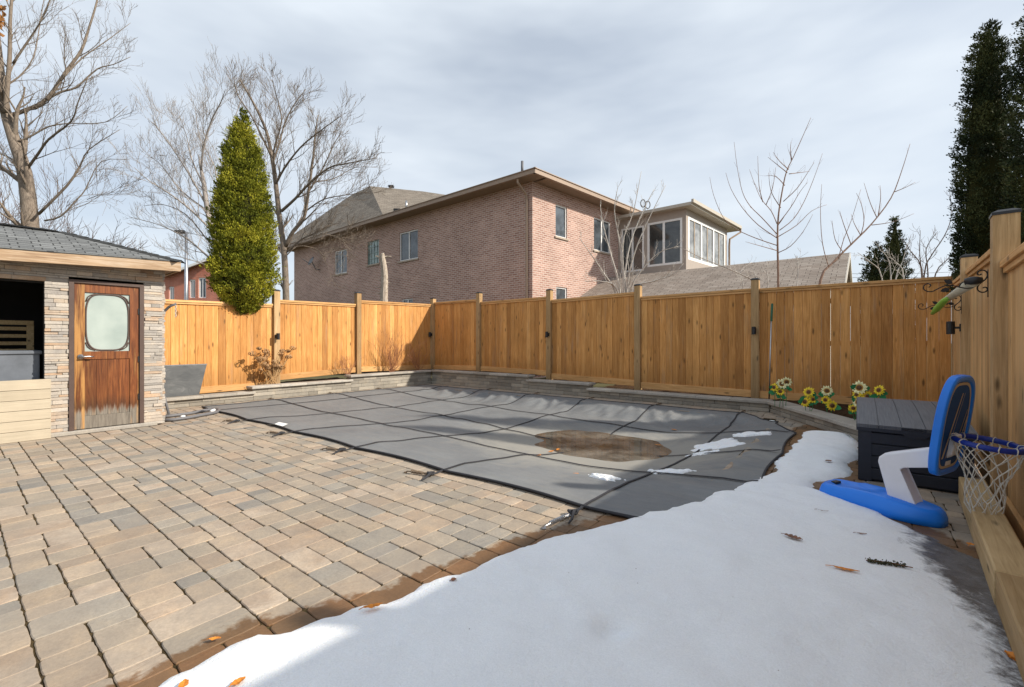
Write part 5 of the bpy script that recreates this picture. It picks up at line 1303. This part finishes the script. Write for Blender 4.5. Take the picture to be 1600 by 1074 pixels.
# big tree behind the shed
R_=random.Random(5); r=tree_root('bare_tree',52,10.5,'tall bare tree at the left edge with a tan trunk rising behind the shed')
b=r.location; q=MB(); Yt=10.5
branch_from_px(q,[(58,560),(52,440),(47,340),(38,269),(22,218),(9.5,177),(3,136),(-4,70),(-14,-20)],(Yt,Yt),.185,.05,R_,(10,1.5,3),sides=12)
shiftmesh(q,b); q.build('trunk',M_bark,r,smooth=True)
q=MB(); mains=[([(9,176),(11,142),(15,90),(16,32),(19,-10),(22,-60)],.075,.03,9.8),([(15,181),(41,172),(73,155),(104,111),(127,79),(139,44),(152,0),(158,-40)],.07,.022,10.9),([(72,156),(95,144),(120,136),(152,108),(177,101),(204,89)],.042,.009,11.1),([(95,126),(127,92),(168,63),(204,36)],.030,.007,10.9),([(41,266),(60,240),(76,218),(111,190),(122,160),(138,120)],.045,.012,9.9),([(27,222),(50,212),(76,198),(111,193),(165,191),(199,166)],.035,.007,10.3),([(60,335),(104,291),(124,262),(139,234),(187,203)],.045,.008,9.9),([(70,345),(95,338),(120,312),(133,297),(158,253),(202,250)],.032,.007,10.2),([(136,312),(155,305),(174,301),(202,282)],.012,.005,10.2),([(38,269),(20,250),(0,240),(-30,228)],.04,.01,10.5),([(12,182),(-5,170),(-40,140)],.06,.02,10.5),([(20,100),(40,70),(60,40),(78,0),(86,-30)],.035,.012,10.1),([(3,136),(30,120),(52,90),(62,40),(70,-10)],.03,.01,10.8)]
for pts,r0,r1,Y in mains:
    L_=len(pts); branch_from_px(q,pts,(Yt+ (Y-Yt)*.2,Y+R_.uniform(-.4,.6)),r0*.68,r1*.6,R_,(10,.95,2),nch=4,minr=.0035,spread=.65)
shiftmesh(q,b); q.build('crown',M_bark,r,smooth=True)
q=MB(); 
for k in range(46): p=D(-2+R_.gauss(0,5),18+R_.gauss(0,14),9.9)-Vector((b.x,b.y,0)); q.face([p,p+Vector((R_.gauss(0,.06),R_.gauss(0,.05),-.07)),p+Vector((R_.gauss(0,.04),.02,-.12)),p+Vector((-.05,R_.gauss(0,.03),-.05))],rc())
M_dleaf=petm('dry_brown_leaf',(.35,.16,.05)); q.build('dead_leaves',M_dleaf,r)
# low bare bushes and trees behind the shed
for i,(px,Y,ht,lab) in enumerate(((20,13,3.2,'scrubby bare tree low behind the shed roof, left of the tan trunk'),(105,14.5,2.9,'small bare tree low behind the shed ridge, right of the tan trunk'),(-30,14,4.0,'bare tree cut by the left edge behind the shed'))):
    r=tree_root('bare_tree',px,Y,lab); b=r.location; q=MB(); R_=random.Random(20+i); base=Vector((b.x,b.y,0)); q.tube([base,base+Vector((.05,0,1.6))],[.1,.07],7)
    q2=MB()
    for k in range(9): a=2*math.pi*k/9+R_.random(); twig(q2,base+Vector((.03,0,1.0+R_.random()*.6)),Vector((math.cos(a)*.45,math.sin(a)*.45,1)),ht*R_.uniform(.75,1.1),.035,3,R_,.5,.2,5,.13,.0065)
    shiftmesh(q,b); q.build('trunk',M_barkd,r,smooth=True); shiftmesh(q2,b); q2.build('crown',M_barkd,r,smooth=True)
# the tree right of the cedar
def crownfan(r,trunk_pts,Y,r0,r1,specs,seed,mat,subL=1.1,cnt=12,minr=.007,dep=2,up=.3):
    R_=random.Random(seed); b=r.location; q=MB(); branch_from_px(q,trunk_pts,(Y,Y),r0,r1,R_,(8,1.0,2),sides=9,minr=minr); shiftmesh(q,b); q.build('trunk',mat,r,smooth=True)
    q=MB()
    for k,(pts,a,c_) in enumerate(specs): branch_from_px(q,pts,(Y,Y+R_.uniform(-2.2,2.2)),a*.72,c_*.7,R_,(cnt,subL,dep),nch=5,minr=minr,spread=.6,up=up,sides=6)
    shiftmesh(q,b); q.build('crown',mat,r,smooth=True)
r=tree_root('bare_tree',450,14.8,'spreading bare tree with dark branches just right of the yellow-green cedar')
crownfan(r,[(448,560),(447,463),(444,394),(437,342),(430,279),(424,241),(416,205),(398,165),(375,125)],14.8,.115,.025,[
 ([(446,385),(458,362),(475,340),(482,300),(489,250),(492,215),(497,180)],.10,.02),([(440,330),(462,310),(485,285),(515,262),(540,256),(590,247)],.07,.012),([(430,290),(445,262),(470,230),(500,205),(535,180)],.06,.012),
 ([(426,255),(436,225),(446,190),(462,160),(478,140)],.05,.012),([(424,245),(410,215),(392,180),(372,150),(365,120)],.05,.012),([(436,340),(418,310),(408,285),(400,255),(380,225)],.05,.012),([(478,330),(505,312),(540,305),(580,300)],.035,.008),
 ([(447,395),(470,375),(490,365),(515,352)],.045,.01),([(443,400),(425,375),(415,350)],.04,.01),([(482,300),(505,262),(522,225),(535,205)],.04,.009),([(485,285),(520,280),(555,262),(588,262)],.03,.007),([(430,275),(428,235),(440,190),(432,150),(425,125)],.045,.01),
 ([(447,400),(465,385),(490,388),(505,400),(512,420)],.03,.006),([(500,365),(530,372),(548,392)],.02,.005)],31,M_bark,1.2,13,.005,2)
r=tree_root('bare_tree',352,19,'pale bare tree fanning out left of the yellow-green cedar')
crownfan(r,[(356,560),(350,440),(338,380),(325,330),(318,285),(312,250)],19,.2,.05,[
 ([(345,420),(318,395),(290,372),(250,352),(205,340)],.07,.014),([(330,360),(300,330),(268,305),(232,282),(210,262)],.07,.014),([(322,320),(300,280),(275,240),(250,205),(240,192)],.06,.014),([(314,270),(318,230),(330,190),(345,160),(352,140)],.06,.014),
 ([(318,290),(300,250),(292,215),(280,180)],.05,.012),([(345,400),(320,370),(290,335),(255,320),(225,322)],.05,.012),([(340,380),(330,330),(345,280),(352,230),(372,170),(385,135)],.06,.014),([(348,425),(310,410),(270,400),(240,405)],.04,.01),
 ([(325,330),(285,300),(255,262),(236,245)],.05,.01),([(330,350),(340,310),(335,260),(312,215),(305,170)],.05,.01)],32,barkm('pale_grey_bark',(.24,.21,.19),(.42,.38,.35)),1.75,12,.006,2)
# dead trunk stub
r=tree_root('dead_trunk',599,14.6,'pale dead tree trunk stub with short snags before the brick wall',None,'dead tree'); b=r.location; q=MB(); Y=14.6
P=cat([D(600,560,Y),D(600,470,Y),D(601,430,Y),D(598,402,Y),D(600,399,Y)],5); q.tube(P,[.145-.004*k for k in range(len(P))],10)
R_=random.Random(8)
for k in range(20): f=R_.random(); p=D(599.5+R_.uniform(-1,1),466-64*f,Y); a=R_.uniform(-.6,.6)+(0 if R_.random()<.6 else math.pi); q.tube([p,p+Vector((math.cos(a)*R_.uniform(.12,.26),math.sin(a)*.1-.05,R_.uniform(-.03,.08)))],[.022,.006],5)
for dx in (-1,1): q.tube([D(599,402,Y),D(599+dx*12,402-R_.uniform(0,2),Y)],[.045,.02],6)
shiftmesh(q,b); q.build('trunk',barkm('dead_bark',(.20,.15,.11),(.62,.55,.46)),r)
# multi-stem pale shrub tree left of the sunroom
R_=random.Random(41); r=tree_root('bare_shrub',972,12.3,'multi-stemmed pale bare shrub tree in front of the sunroom',None,'shrub'); b=r.location; q=MB(); q2=MB(); Y=12.3
st_l=[[(975,560),(977,455),(973,410),(975,370),(990,330),(1002,268)],[(973,540),(968,450),(955,400),(942,350),(938,320)],[(976,540),(980,450),(990,400),(1010,350),(1040,290)],[(972,540),(962,460),(945,430),(925,400),(905,372)],[(977,540),(985,455),(1005,420),(1030,395),(1060,385)],[(975,540),(975,450),(968,380),(960,330),(965,295)],[(975,540),(965,455),(940,440),(915,440)],[(978,540),(990,455),(1020,440),(1050,430),(1068,412)],[(976,540),(976,440),(985,380),(1005,330),(1022,296)]]
for k,pts in enumerate(st_l): branch_from_px(q if k==0 else q2,pts,(Y,Y+R_.uniform(-.7,.7)),.032,.006,R_,(9,.5,1 if k else 2),nch=4,minr=.0045,spread=.55,up=.45,sides=6)
shiftmesh(q,b); q.build('trunk',M_barkw,r,smooth=True); shiftmesh(q2,b); q2.build('stems',M_barkw,r,smooth=True)
# whippy young tree
R_=random.Random(43); r=tree_root('bare_tree',1215,11.3,'young whippy bare tree with long upswept shoots above the garage roof'); b=r.location; q=MB(); Y=11.3
branch_from_px(q,[(1216,560),(1216,440),(1215,380),(1216,340),(1222,300),(1229,268),(1240,245),(1258,205),(1267,184)],(Y,Y),.029,.004,R_,(5,.4,0),minr=.0035,spread=.7)
shiftmesh(q,b); q.build('trunk',M_barkr,r,smooth=True); q=MB()
for pts in ([(1215,384),(1180,372),(1150,358),(1130,340),(1115,305),(1109,277)],[(1214,372),(1185,352),(1160,325),(1142,295),(1134,270)],[(1214,366),(1190,340),(1172,322),(1160,300),(1152,262),(1147,222)],[(1214,350),(1205,330),(1190,312),(1180,290),(1171,265)],[(1192,316),(1186,290),(1184,244)],[(1197,320),(1207,295),(1212,262)],[(1218,360),(1240,342),(1258,312),(1275,270),(1285,240)],[(1224,315),(1245,295),(1262,270),(1272,254)],[(1230,270),(1215,258),(1200,246)],[(1232,265),(1218,252),(1208,238)],[(1216,370),(1245,352),(1268,330),(1292,320)],[(1216,350),(1235,325),(1250,300),(1262,285)],[(1237,250),(1235,235),(1236,222)],[(1233,272),(1250,270),(1265,268)],[(1216,395),(1235,385),(1255,362),(1270,335)],[(1215,392),(1190,385),(1165,378)],[(1226,290),(1212,276),(1196,275)],[(1220,325),(1205,300),(1201,270)]):
    branch_from_px(q,pts,(Y,Y+R_.uniform(-.7,.7)),.012,.0035,R_,(3,.35,0),minr=.0032,spread=.5,up=.5,sides=5)
shiftmesh(q,b); q.build('crown',M_barkr,r,smooth=True)
# leaning young tree right of the garage
R_=random.Random(44); r=tree_root('bare_tree',1265,10.9,'leaning bare young tree reaching right towards the tall dark cedars'); b=r.location; q=MB(); Y=10.9
branch_from_px(q,[(1268,540),(1282,438),(1300,412),(1330,382),(1362,350),(1392,310),(1408,270),(1422,225)],(Y,Y+.4),.034,.0045,R_,(3,.4,0),minr=.0035)
shiftmesh(q,b); q.build('trunk',M_barkr,r,smooth=True); q=MB()
for pts in ([(1295,418),(1285,380),(1282,330),(1284,288)],[(1310,405),(1318,375),(1330,345),(1345,296)],[(1345,368),(1350,345),(1346,320),(1338,302)],[(1370,340),(1360,318),(1350,286)],[(1372,338),(1376,310),(1375,290)],[(1398,300),(1415,293),(1430,285)],[(1362,352),(1395,347),(1428,334)],[(1318,395),(1305,375),(1300,345)],[(1330,383),(1318,350),(1312,330)],[(1345,368),(1335,350),(1330,335)]):
    branch_from_px(q,pts,(Y,Y+R_.uniform(-.5,.5)),.011,.0035,R_,(2,.35,0),minr=.0032,spread=.5,up=.5,sides=5)
shiftmesh(q,b); q.build('crown',M_barkr,r,smooth=True)
for i,(px,Y,lab,st_s) in enumerate(((1445,11.5,'bare dark-stemmed shrub beside the tall dark cedar',[[(1440,540),(1444,430),(1455,400),(1475,370),(1486,340),(1484,300)],[(1444,500),(1440,430),(1437,395),(1438,360)],[(1446,500),(1462,428),(1478,408),(1490,395)],[(1444,500),(1450,430),(1447,390),(1465,362)],[(1446,500),(1440,420),(1422,392),(1412,375)]]),
      (1385,11.2,'tangle of thin pale bare stems before the two small cedars',[[(1380,540),(1378,435),(1360,410),(1340,395)],[(1388,540),(1400,435),(1410,410),(1418,380)],[(1385,540),(1392,432),(1385,400),(1372,390)],[(1400,540),(1412,435),(1400,410),(1388,402)]]),
      (1160,10.9,'thin pale bare stems poking above the fence over the brown garage roof',[[(1160,540),(1162,455),(1157,425),(1175,410)],[(1165,540),(1180,452),(1160,430),(1100,405),(1060,385)],[(1200,540),(1185,448),(1178,425)],[(1230,540),(1246,440),(1246,400)],[(1190,540),(1200,445),(1196,420)]]))):
    R_=random.Random(60+i); r=tree_root('bare_shrub',px,Y,lab,None,'shrub'); b=r.location; q=MB()
    for pts in st_s: branch_from_px(q,pts,(Y,Y+R_.uniform(-.4,.4)),.02,.005,R_,(7,.45,1),nch=3,minr=.0045,spread=.7,up=.3,sides=5)
    shiftmesh(q,b); q.build('stems',M_barkd if i==0 else M_barkw,r,smooth=True)
# ------------------------------------------------------------------ cedars
def leafm(name,c0,c1,c2):
    m=Mt(name,.75,.2); at=m.attr(); ch=m.sep(at.outputs['Color']); m.col(m.ramp(ch[0],[(0,c0),(.5,c1),(1,c2)])); m.b.inputs['Subsurface Weight'].default_value=0; return m.m
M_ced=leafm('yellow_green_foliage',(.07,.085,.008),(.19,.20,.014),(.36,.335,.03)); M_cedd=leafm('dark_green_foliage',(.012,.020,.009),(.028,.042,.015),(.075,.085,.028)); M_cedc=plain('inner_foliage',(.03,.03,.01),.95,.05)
def cedar(base,h,prof,label,mat,seed,nclump=900,flakes=34,fs=.05,z0=.3,lean=0,rag=.12,name='cedar_tree',core=.72):
    """prof: list of (f, radius) from bottom (0) to top (1)"""
    R_=random.Random(seed); r=root(name,base,0,label,'tree')
    def rad(f):
        for (a,ra_),(b,rb_) in zip(prof,prof[1:]):
            if f<=b: return ra_+(rb_-ra_)*(f-a)/(b-a)
        return prof[-1][1]
    q=MB(); q.tube([(0,0,0),(0,0,h*.5),(lean,0,h*.9)],[.09,.06,.02],7); q.build('trunk',M_barkd,r)
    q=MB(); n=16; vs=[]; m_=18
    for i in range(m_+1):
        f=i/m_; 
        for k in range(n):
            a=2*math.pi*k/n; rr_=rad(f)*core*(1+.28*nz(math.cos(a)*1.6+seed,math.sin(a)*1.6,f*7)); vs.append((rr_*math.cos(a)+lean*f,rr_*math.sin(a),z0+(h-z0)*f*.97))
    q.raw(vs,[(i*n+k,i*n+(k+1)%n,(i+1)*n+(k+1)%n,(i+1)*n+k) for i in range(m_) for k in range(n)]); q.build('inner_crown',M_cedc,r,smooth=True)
    q=MB(); tot=0
    while tot<nclump:
        f=R_.random(); ra_=rad(f)
        if R_.random()>ra_/max(p[1] for p in prof)+.08: continue
        tot+=1; a=R_.random()*2*math.pi; bump_=1+.22*nz(math.cos(a)*1.8+seed,math.sin(a)*1.8,f*9)+R_.uniform(-rag,rag); rr_=ra_*bump_*R_.uniform(.80,1.0)
        c=Vector((rr_*math.cos(a)+lean*f,rr_*math.sin(a),z0+(h-z0)*f)); o_=Vector((math.cos(a),math.sin(a),0)); ax=(o_*.75+Vector((R_.gauss(0,.25),R_.gauss(0,.25),.9))).normalized(); sd=ax.cross(o_).normalized()
        tone=max(0,min(1,.5+.9*nz(c.x*2.4,c.y*2.4,c.z*2.4+seed)+R_.gauss(0,.16)))
        cs=R_.uniform(.8,1.35)*(.65 if ra_<.15 else 1)
        for k in range(flakes):
            u=R_.random(); p=c+ax*(u-.3)*fs*3.6*cs+sd*R_.gauss(0,fs*.8)*cs+o_*R_.gauss(0,fs*.55)*cs
            d=(ax+sd*R_.gauss(0,.6)+o_*R_.gauss(0,.35)).normalized(); e=d.cross(Vector((R_.gauss(0,1),R_.gauss(0,1),R_.gauss(0,1)))).normalized(); L_=fs*R_.uniform(.6,1.15)
            t_=max(0,min(1,tone+R_.gauss(0,.13)))
            q.face([p-e*L_*.26,p+d*L_*.6-e*L_*.2,p+d*L_*1.15,p+d*L_*.45+e*L_*.28],(t_,t_,t_,1))
    q.build('crown',mat,r); return r
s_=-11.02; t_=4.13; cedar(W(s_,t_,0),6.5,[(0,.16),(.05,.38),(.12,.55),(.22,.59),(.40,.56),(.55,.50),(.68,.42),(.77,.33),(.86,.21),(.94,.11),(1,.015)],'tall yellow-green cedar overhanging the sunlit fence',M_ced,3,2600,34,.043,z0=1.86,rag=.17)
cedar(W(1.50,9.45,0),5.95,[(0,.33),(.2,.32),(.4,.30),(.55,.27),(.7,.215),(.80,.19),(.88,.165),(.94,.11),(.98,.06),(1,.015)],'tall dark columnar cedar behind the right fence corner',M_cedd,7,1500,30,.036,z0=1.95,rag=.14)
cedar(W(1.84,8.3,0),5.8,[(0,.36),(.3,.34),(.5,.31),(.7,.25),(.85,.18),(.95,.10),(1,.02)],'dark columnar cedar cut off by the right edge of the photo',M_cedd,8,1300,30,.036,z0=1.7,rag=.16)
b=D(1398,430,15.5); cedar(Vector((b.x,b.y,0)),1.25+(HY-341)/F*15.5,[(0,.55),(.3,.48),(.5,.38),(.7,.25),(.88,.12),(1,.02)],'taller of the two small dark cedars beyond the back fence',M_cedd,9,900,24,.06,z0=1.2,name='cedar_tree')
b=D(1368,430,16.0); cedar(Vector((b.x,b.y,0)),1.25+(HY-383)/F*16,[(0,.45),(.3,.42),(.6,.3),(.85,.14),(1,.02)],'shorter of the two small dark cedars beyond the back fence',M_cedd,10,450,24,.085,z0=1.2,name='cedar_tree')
# ------------------------------------------------------------------ dried plants in the sunlit bed
M_dry=petm('dried_stem',(.42,.26,.12)); M_head=petm('dried_flower_head',(.36,.21,.10))
s_,t_=-10.62,4.62
R_=random.Random(71); r=root('dried_hydrangea',W(s_,t_,.22),YAW,'dried tan hydrangea with papery flower heads in front of the left fence','shrub'); q=MB(); heads=[]
for k in range(34):
    a=R_.random()*6.28; L_=R_.uniform(.35,.95); top=Vector((math.cos(a)*.12*L_+R_.gauss(0,.05),math.sin(a)*.42*L_+R_.gauss(0,.06),L_*.95)); q.tube([Vector((R_.gauss(0,.03),R_.gauss(0,.08),0)),top*.5+Vector((0,R_.gauss(0,.02),.02)),top],[.008,.006,.004],5,rc()); heads.append(top)
q.build('stems',M_dry,r)
for k,h_ in enumerate(heads[:26]):
    q=MB(); rd_=R_.uniform(.045,.085)
    for j in range(70): 
        d=Vector((R_.gauss(0,1),R_.gauss(0,1),R_.gauss(0,1))).normalized(); p=h_+Vector((d.x,d.y,d.z*.7))*rd_; e=d.orthogonal().normalized(); e2=d.cross(e); z_=R_.uniform(.010,.02); q.face([p-e*z_,p+e2*z_+d*.004,p+e*z_,p-e2*z_-d*.004],rc())
    q.build('flower_head',M_head,r)
q=MB()
for j in range(120): p=Vector((R_.gauss(.05,.10),R_.gauss(0,.30),R_.uniform(.0,.05))); e=Vector((R_.gauss(0,1),R_.gauss(0,1),R_.gauss(0,.4))).normalized(); f_=e.orthogonal().normalized(); q.face([p-e*.03,p+f_*.018,p+e*.03,p-f_*.018],rc())
q.build('dead_leaves',M_head,r)
for i,(t_,z_,n_,hh_,lab) in enumerate(((7.9,.38,22,1.05,'reddish bare twiggy shrub against the left fence near the corner'),(6.55,.36,9,.6,'small sparse bare shrub by the left fence post'),(8.9,.38,12,.75,'thin bare shrub in the shaded corner of the bed'))):
    R_=random.Random(80+i); r=root('bare_shrub',W(-10.6,t_,z_),YAW,lab,'shrub'); q=MB()
    for k in range(n_): a=R_.random()*6.28; twig(q,Vector((0,R_.gauss(0,.05),0)),Vector((math.cos(a)*.25,math.sin(a)*.7,1)),hh_*R_.uniform(.5,1),.009,2,R_,.5,.2,4,.13,.0025)
    q.build('stems',petm('reddish_twig',(.36,.17,.09)),r)
# ------------------------------------------------------------------ fallen leaves, twigs and litter
M_lo=petm('orange_leaf',(.62,.22,.03)); M_lb=petm('brown_leaf',(.20,.09,.05)); M_moss=petm('dark_moss',(.045,.045,.02)); M_tag=plain('white_plastic_sheet',(.75,.75,.73),.5)
def leaf(px,py,L_,wd_,ang,mat,label,z=0,curl=.3,kind_='fallen_leaf',catg='leaf',grp=None,oak=False):
    s,t=GST(px,py,z); r=root(kind_,W(s,t,z),ang,label,catg,grp); q=MB(); n=12; P=[];Q=[]
    for k in range(n+1):
        f=k/n; w_=wd_*math.sin(math.pi*min(1,f*.92+.06))**.8*(1+(.35*math.sin(f*26) if oak else .08*math.sin(f*20))); zz_=L_*curl*(f-.5)**2+.004
        P.append((L_*(f-.5),w_*.5,zz_+w_*curl*.5)); Q.append((L_*(f-.5),0,zz_))
    S_=[(x,-y,z_+.002*math.sin(x*200)) for x,y,z_ in P]
    for k in range(n): c_=rc(); q.face([Q[k],Q[k+1],P[k+1],P[k]],c_); q.face([S_[k],S_[k+1],Q[k+1],Q[k]],c_)
    q.build('blade',mat,r); q=MB(); q.tube([(-L_*.5,0,L_*curl*.25+.004),(-L_*.72,.004,.004)],.0018,4); q.build('leaf_stalk',mat,r); return r
gl_='fallen leaves scattered on snow and pavers'
leaf(583,950,.085,.03,.4,M_lo,'bright orange curled leaf at the sunny snow edge',.045,.4,grp=gl_)
leaf(336,1000,.045,.02,.2,M_lo,'small orange leaf where the pavers meet the snow',.01,grp=gl_)
leaf(372,1068,.05,.03,1.0,M_lo,'orange leaf on the snow at the bottom edge',.05,grp=gl_); leaf(287,1072,.05,.03,2.0,M_lo,'orange leaf half out of the bottom of the frame',.05,grp=gl_)
leaf(1240,841,.10,.05,-.9,M_lb,'brown oak leaf lying on the upper snow',.055,.2,oak=True,grp=gl_); leaf(1321,891,.12,.028,-.5,M_lo,'long tan leaf on the snow left of the dark moss',.055,.2,grp=gl_)
leaf(1295,721,.07,.05,.3,M_lb,'brown leaf on the snow close to the storage box',.06,.2,grp=gl_); leaf(1346,835,.06,.015,-.3,M_lb,'dark sliver of leaf near the blue hoop base',.05,grp=gl_); leaf(1286,799,.07,.008,-.5,M_lb,'thin twig-like leaf stalk left of the blue hoop base',.055,grp=gl_)
leaf(1516,852,.05,.035,.6,M_lo,'orange leaf scrap on the ice beside the timber',.02,grp=gl_); leaf(1521,1004,.04,.035,.6,M_lo,'small orange leaf on the thin ice at bottom right',.02,oak=True,grp=gl_); leaf(1475,815,.06,.04,1.2,M_lb,'reddish leaf under the basketball net',.02,grp=gl_)
leaf(709,908,.03,.028,.5,M_lb,'dark crumpled leaf half sunk in the snow rim',.05,.5,grp=gl_)
for px,py,lab in ((872,703,'tan leaf on the cover left of the puddle'),(862,706,'small leaf beside the tan leaf on the cover'),(899,742,'bright leaf on the cover below the puddle'),(1028,696,'orange leaf floating at the right of the puddle'),(842,712,'tiny red leaf on the cover strap'),(1053,672,'orange leaf on the shaded far part of the cover')):
    s,t=GST(px,py,-.18); z=zcov(*GST(px,py,-.18)); s,t=GST(px,py,z); z=max(zcov(s,t),-.234); leaf(px,py,.09,.05,rng.random()*3,M_lo,lab,z+.006,.2,oak=True,grp='leaves on the pool cover')
for (px,py) in ((1590,1035),(1583,1028)): leaf(px,py,.06,.04,rng.random()*3,M_lo,'wet brown leaf heaped against the timber at the bottom right corner',.02,.4,oak=True,grp='wet leaves by the timber')
q=MB(); s,t=GST(1385,882,.05); r=root('moss_clump',W(s,t,.052),-.35,'dark mossy twig clump lying on the snow','moss')
for k in range(260): x=R_.uniform(-.085,.085); p=Vector((x,R_.gauss(0,.010),abs(R_.gauss(0,.006)))); e=Vector((R_.gauss(0,1),R_.gauss(0,1),R_.gauss(0,.6))).normalized(); f_=e.orthogonal().normalized(); q.face([p-e*.007,p+f_*.004,p+e*.007,p-f_*.004],rc())
q.build('moss_tufts',M_moss,r); q=MB(); q.tube([(-.09,0,.004),(.0,.006,.008),(.11,-.01,.004)],.003,5); q.build('twig',M_lb,r)
# white scrap on the cover edge
s,t=GST(432,666,.01); r=root('white_scrap',W(s,t,.0),YAW,'white plastic scrap lying at the near edge of the pool cover','plastic scrap')
q=MB(); q.raw([(-.22,-.04,.012),(.0,-.03,.045),(.20,.0,.03),(.17,.09,.05),(-.03,.05,.06),(-.02,.02,.02)],[(0,1,5),(1,2,3,4),(1,4,5)]); q.build('sheet',M_tag,r)
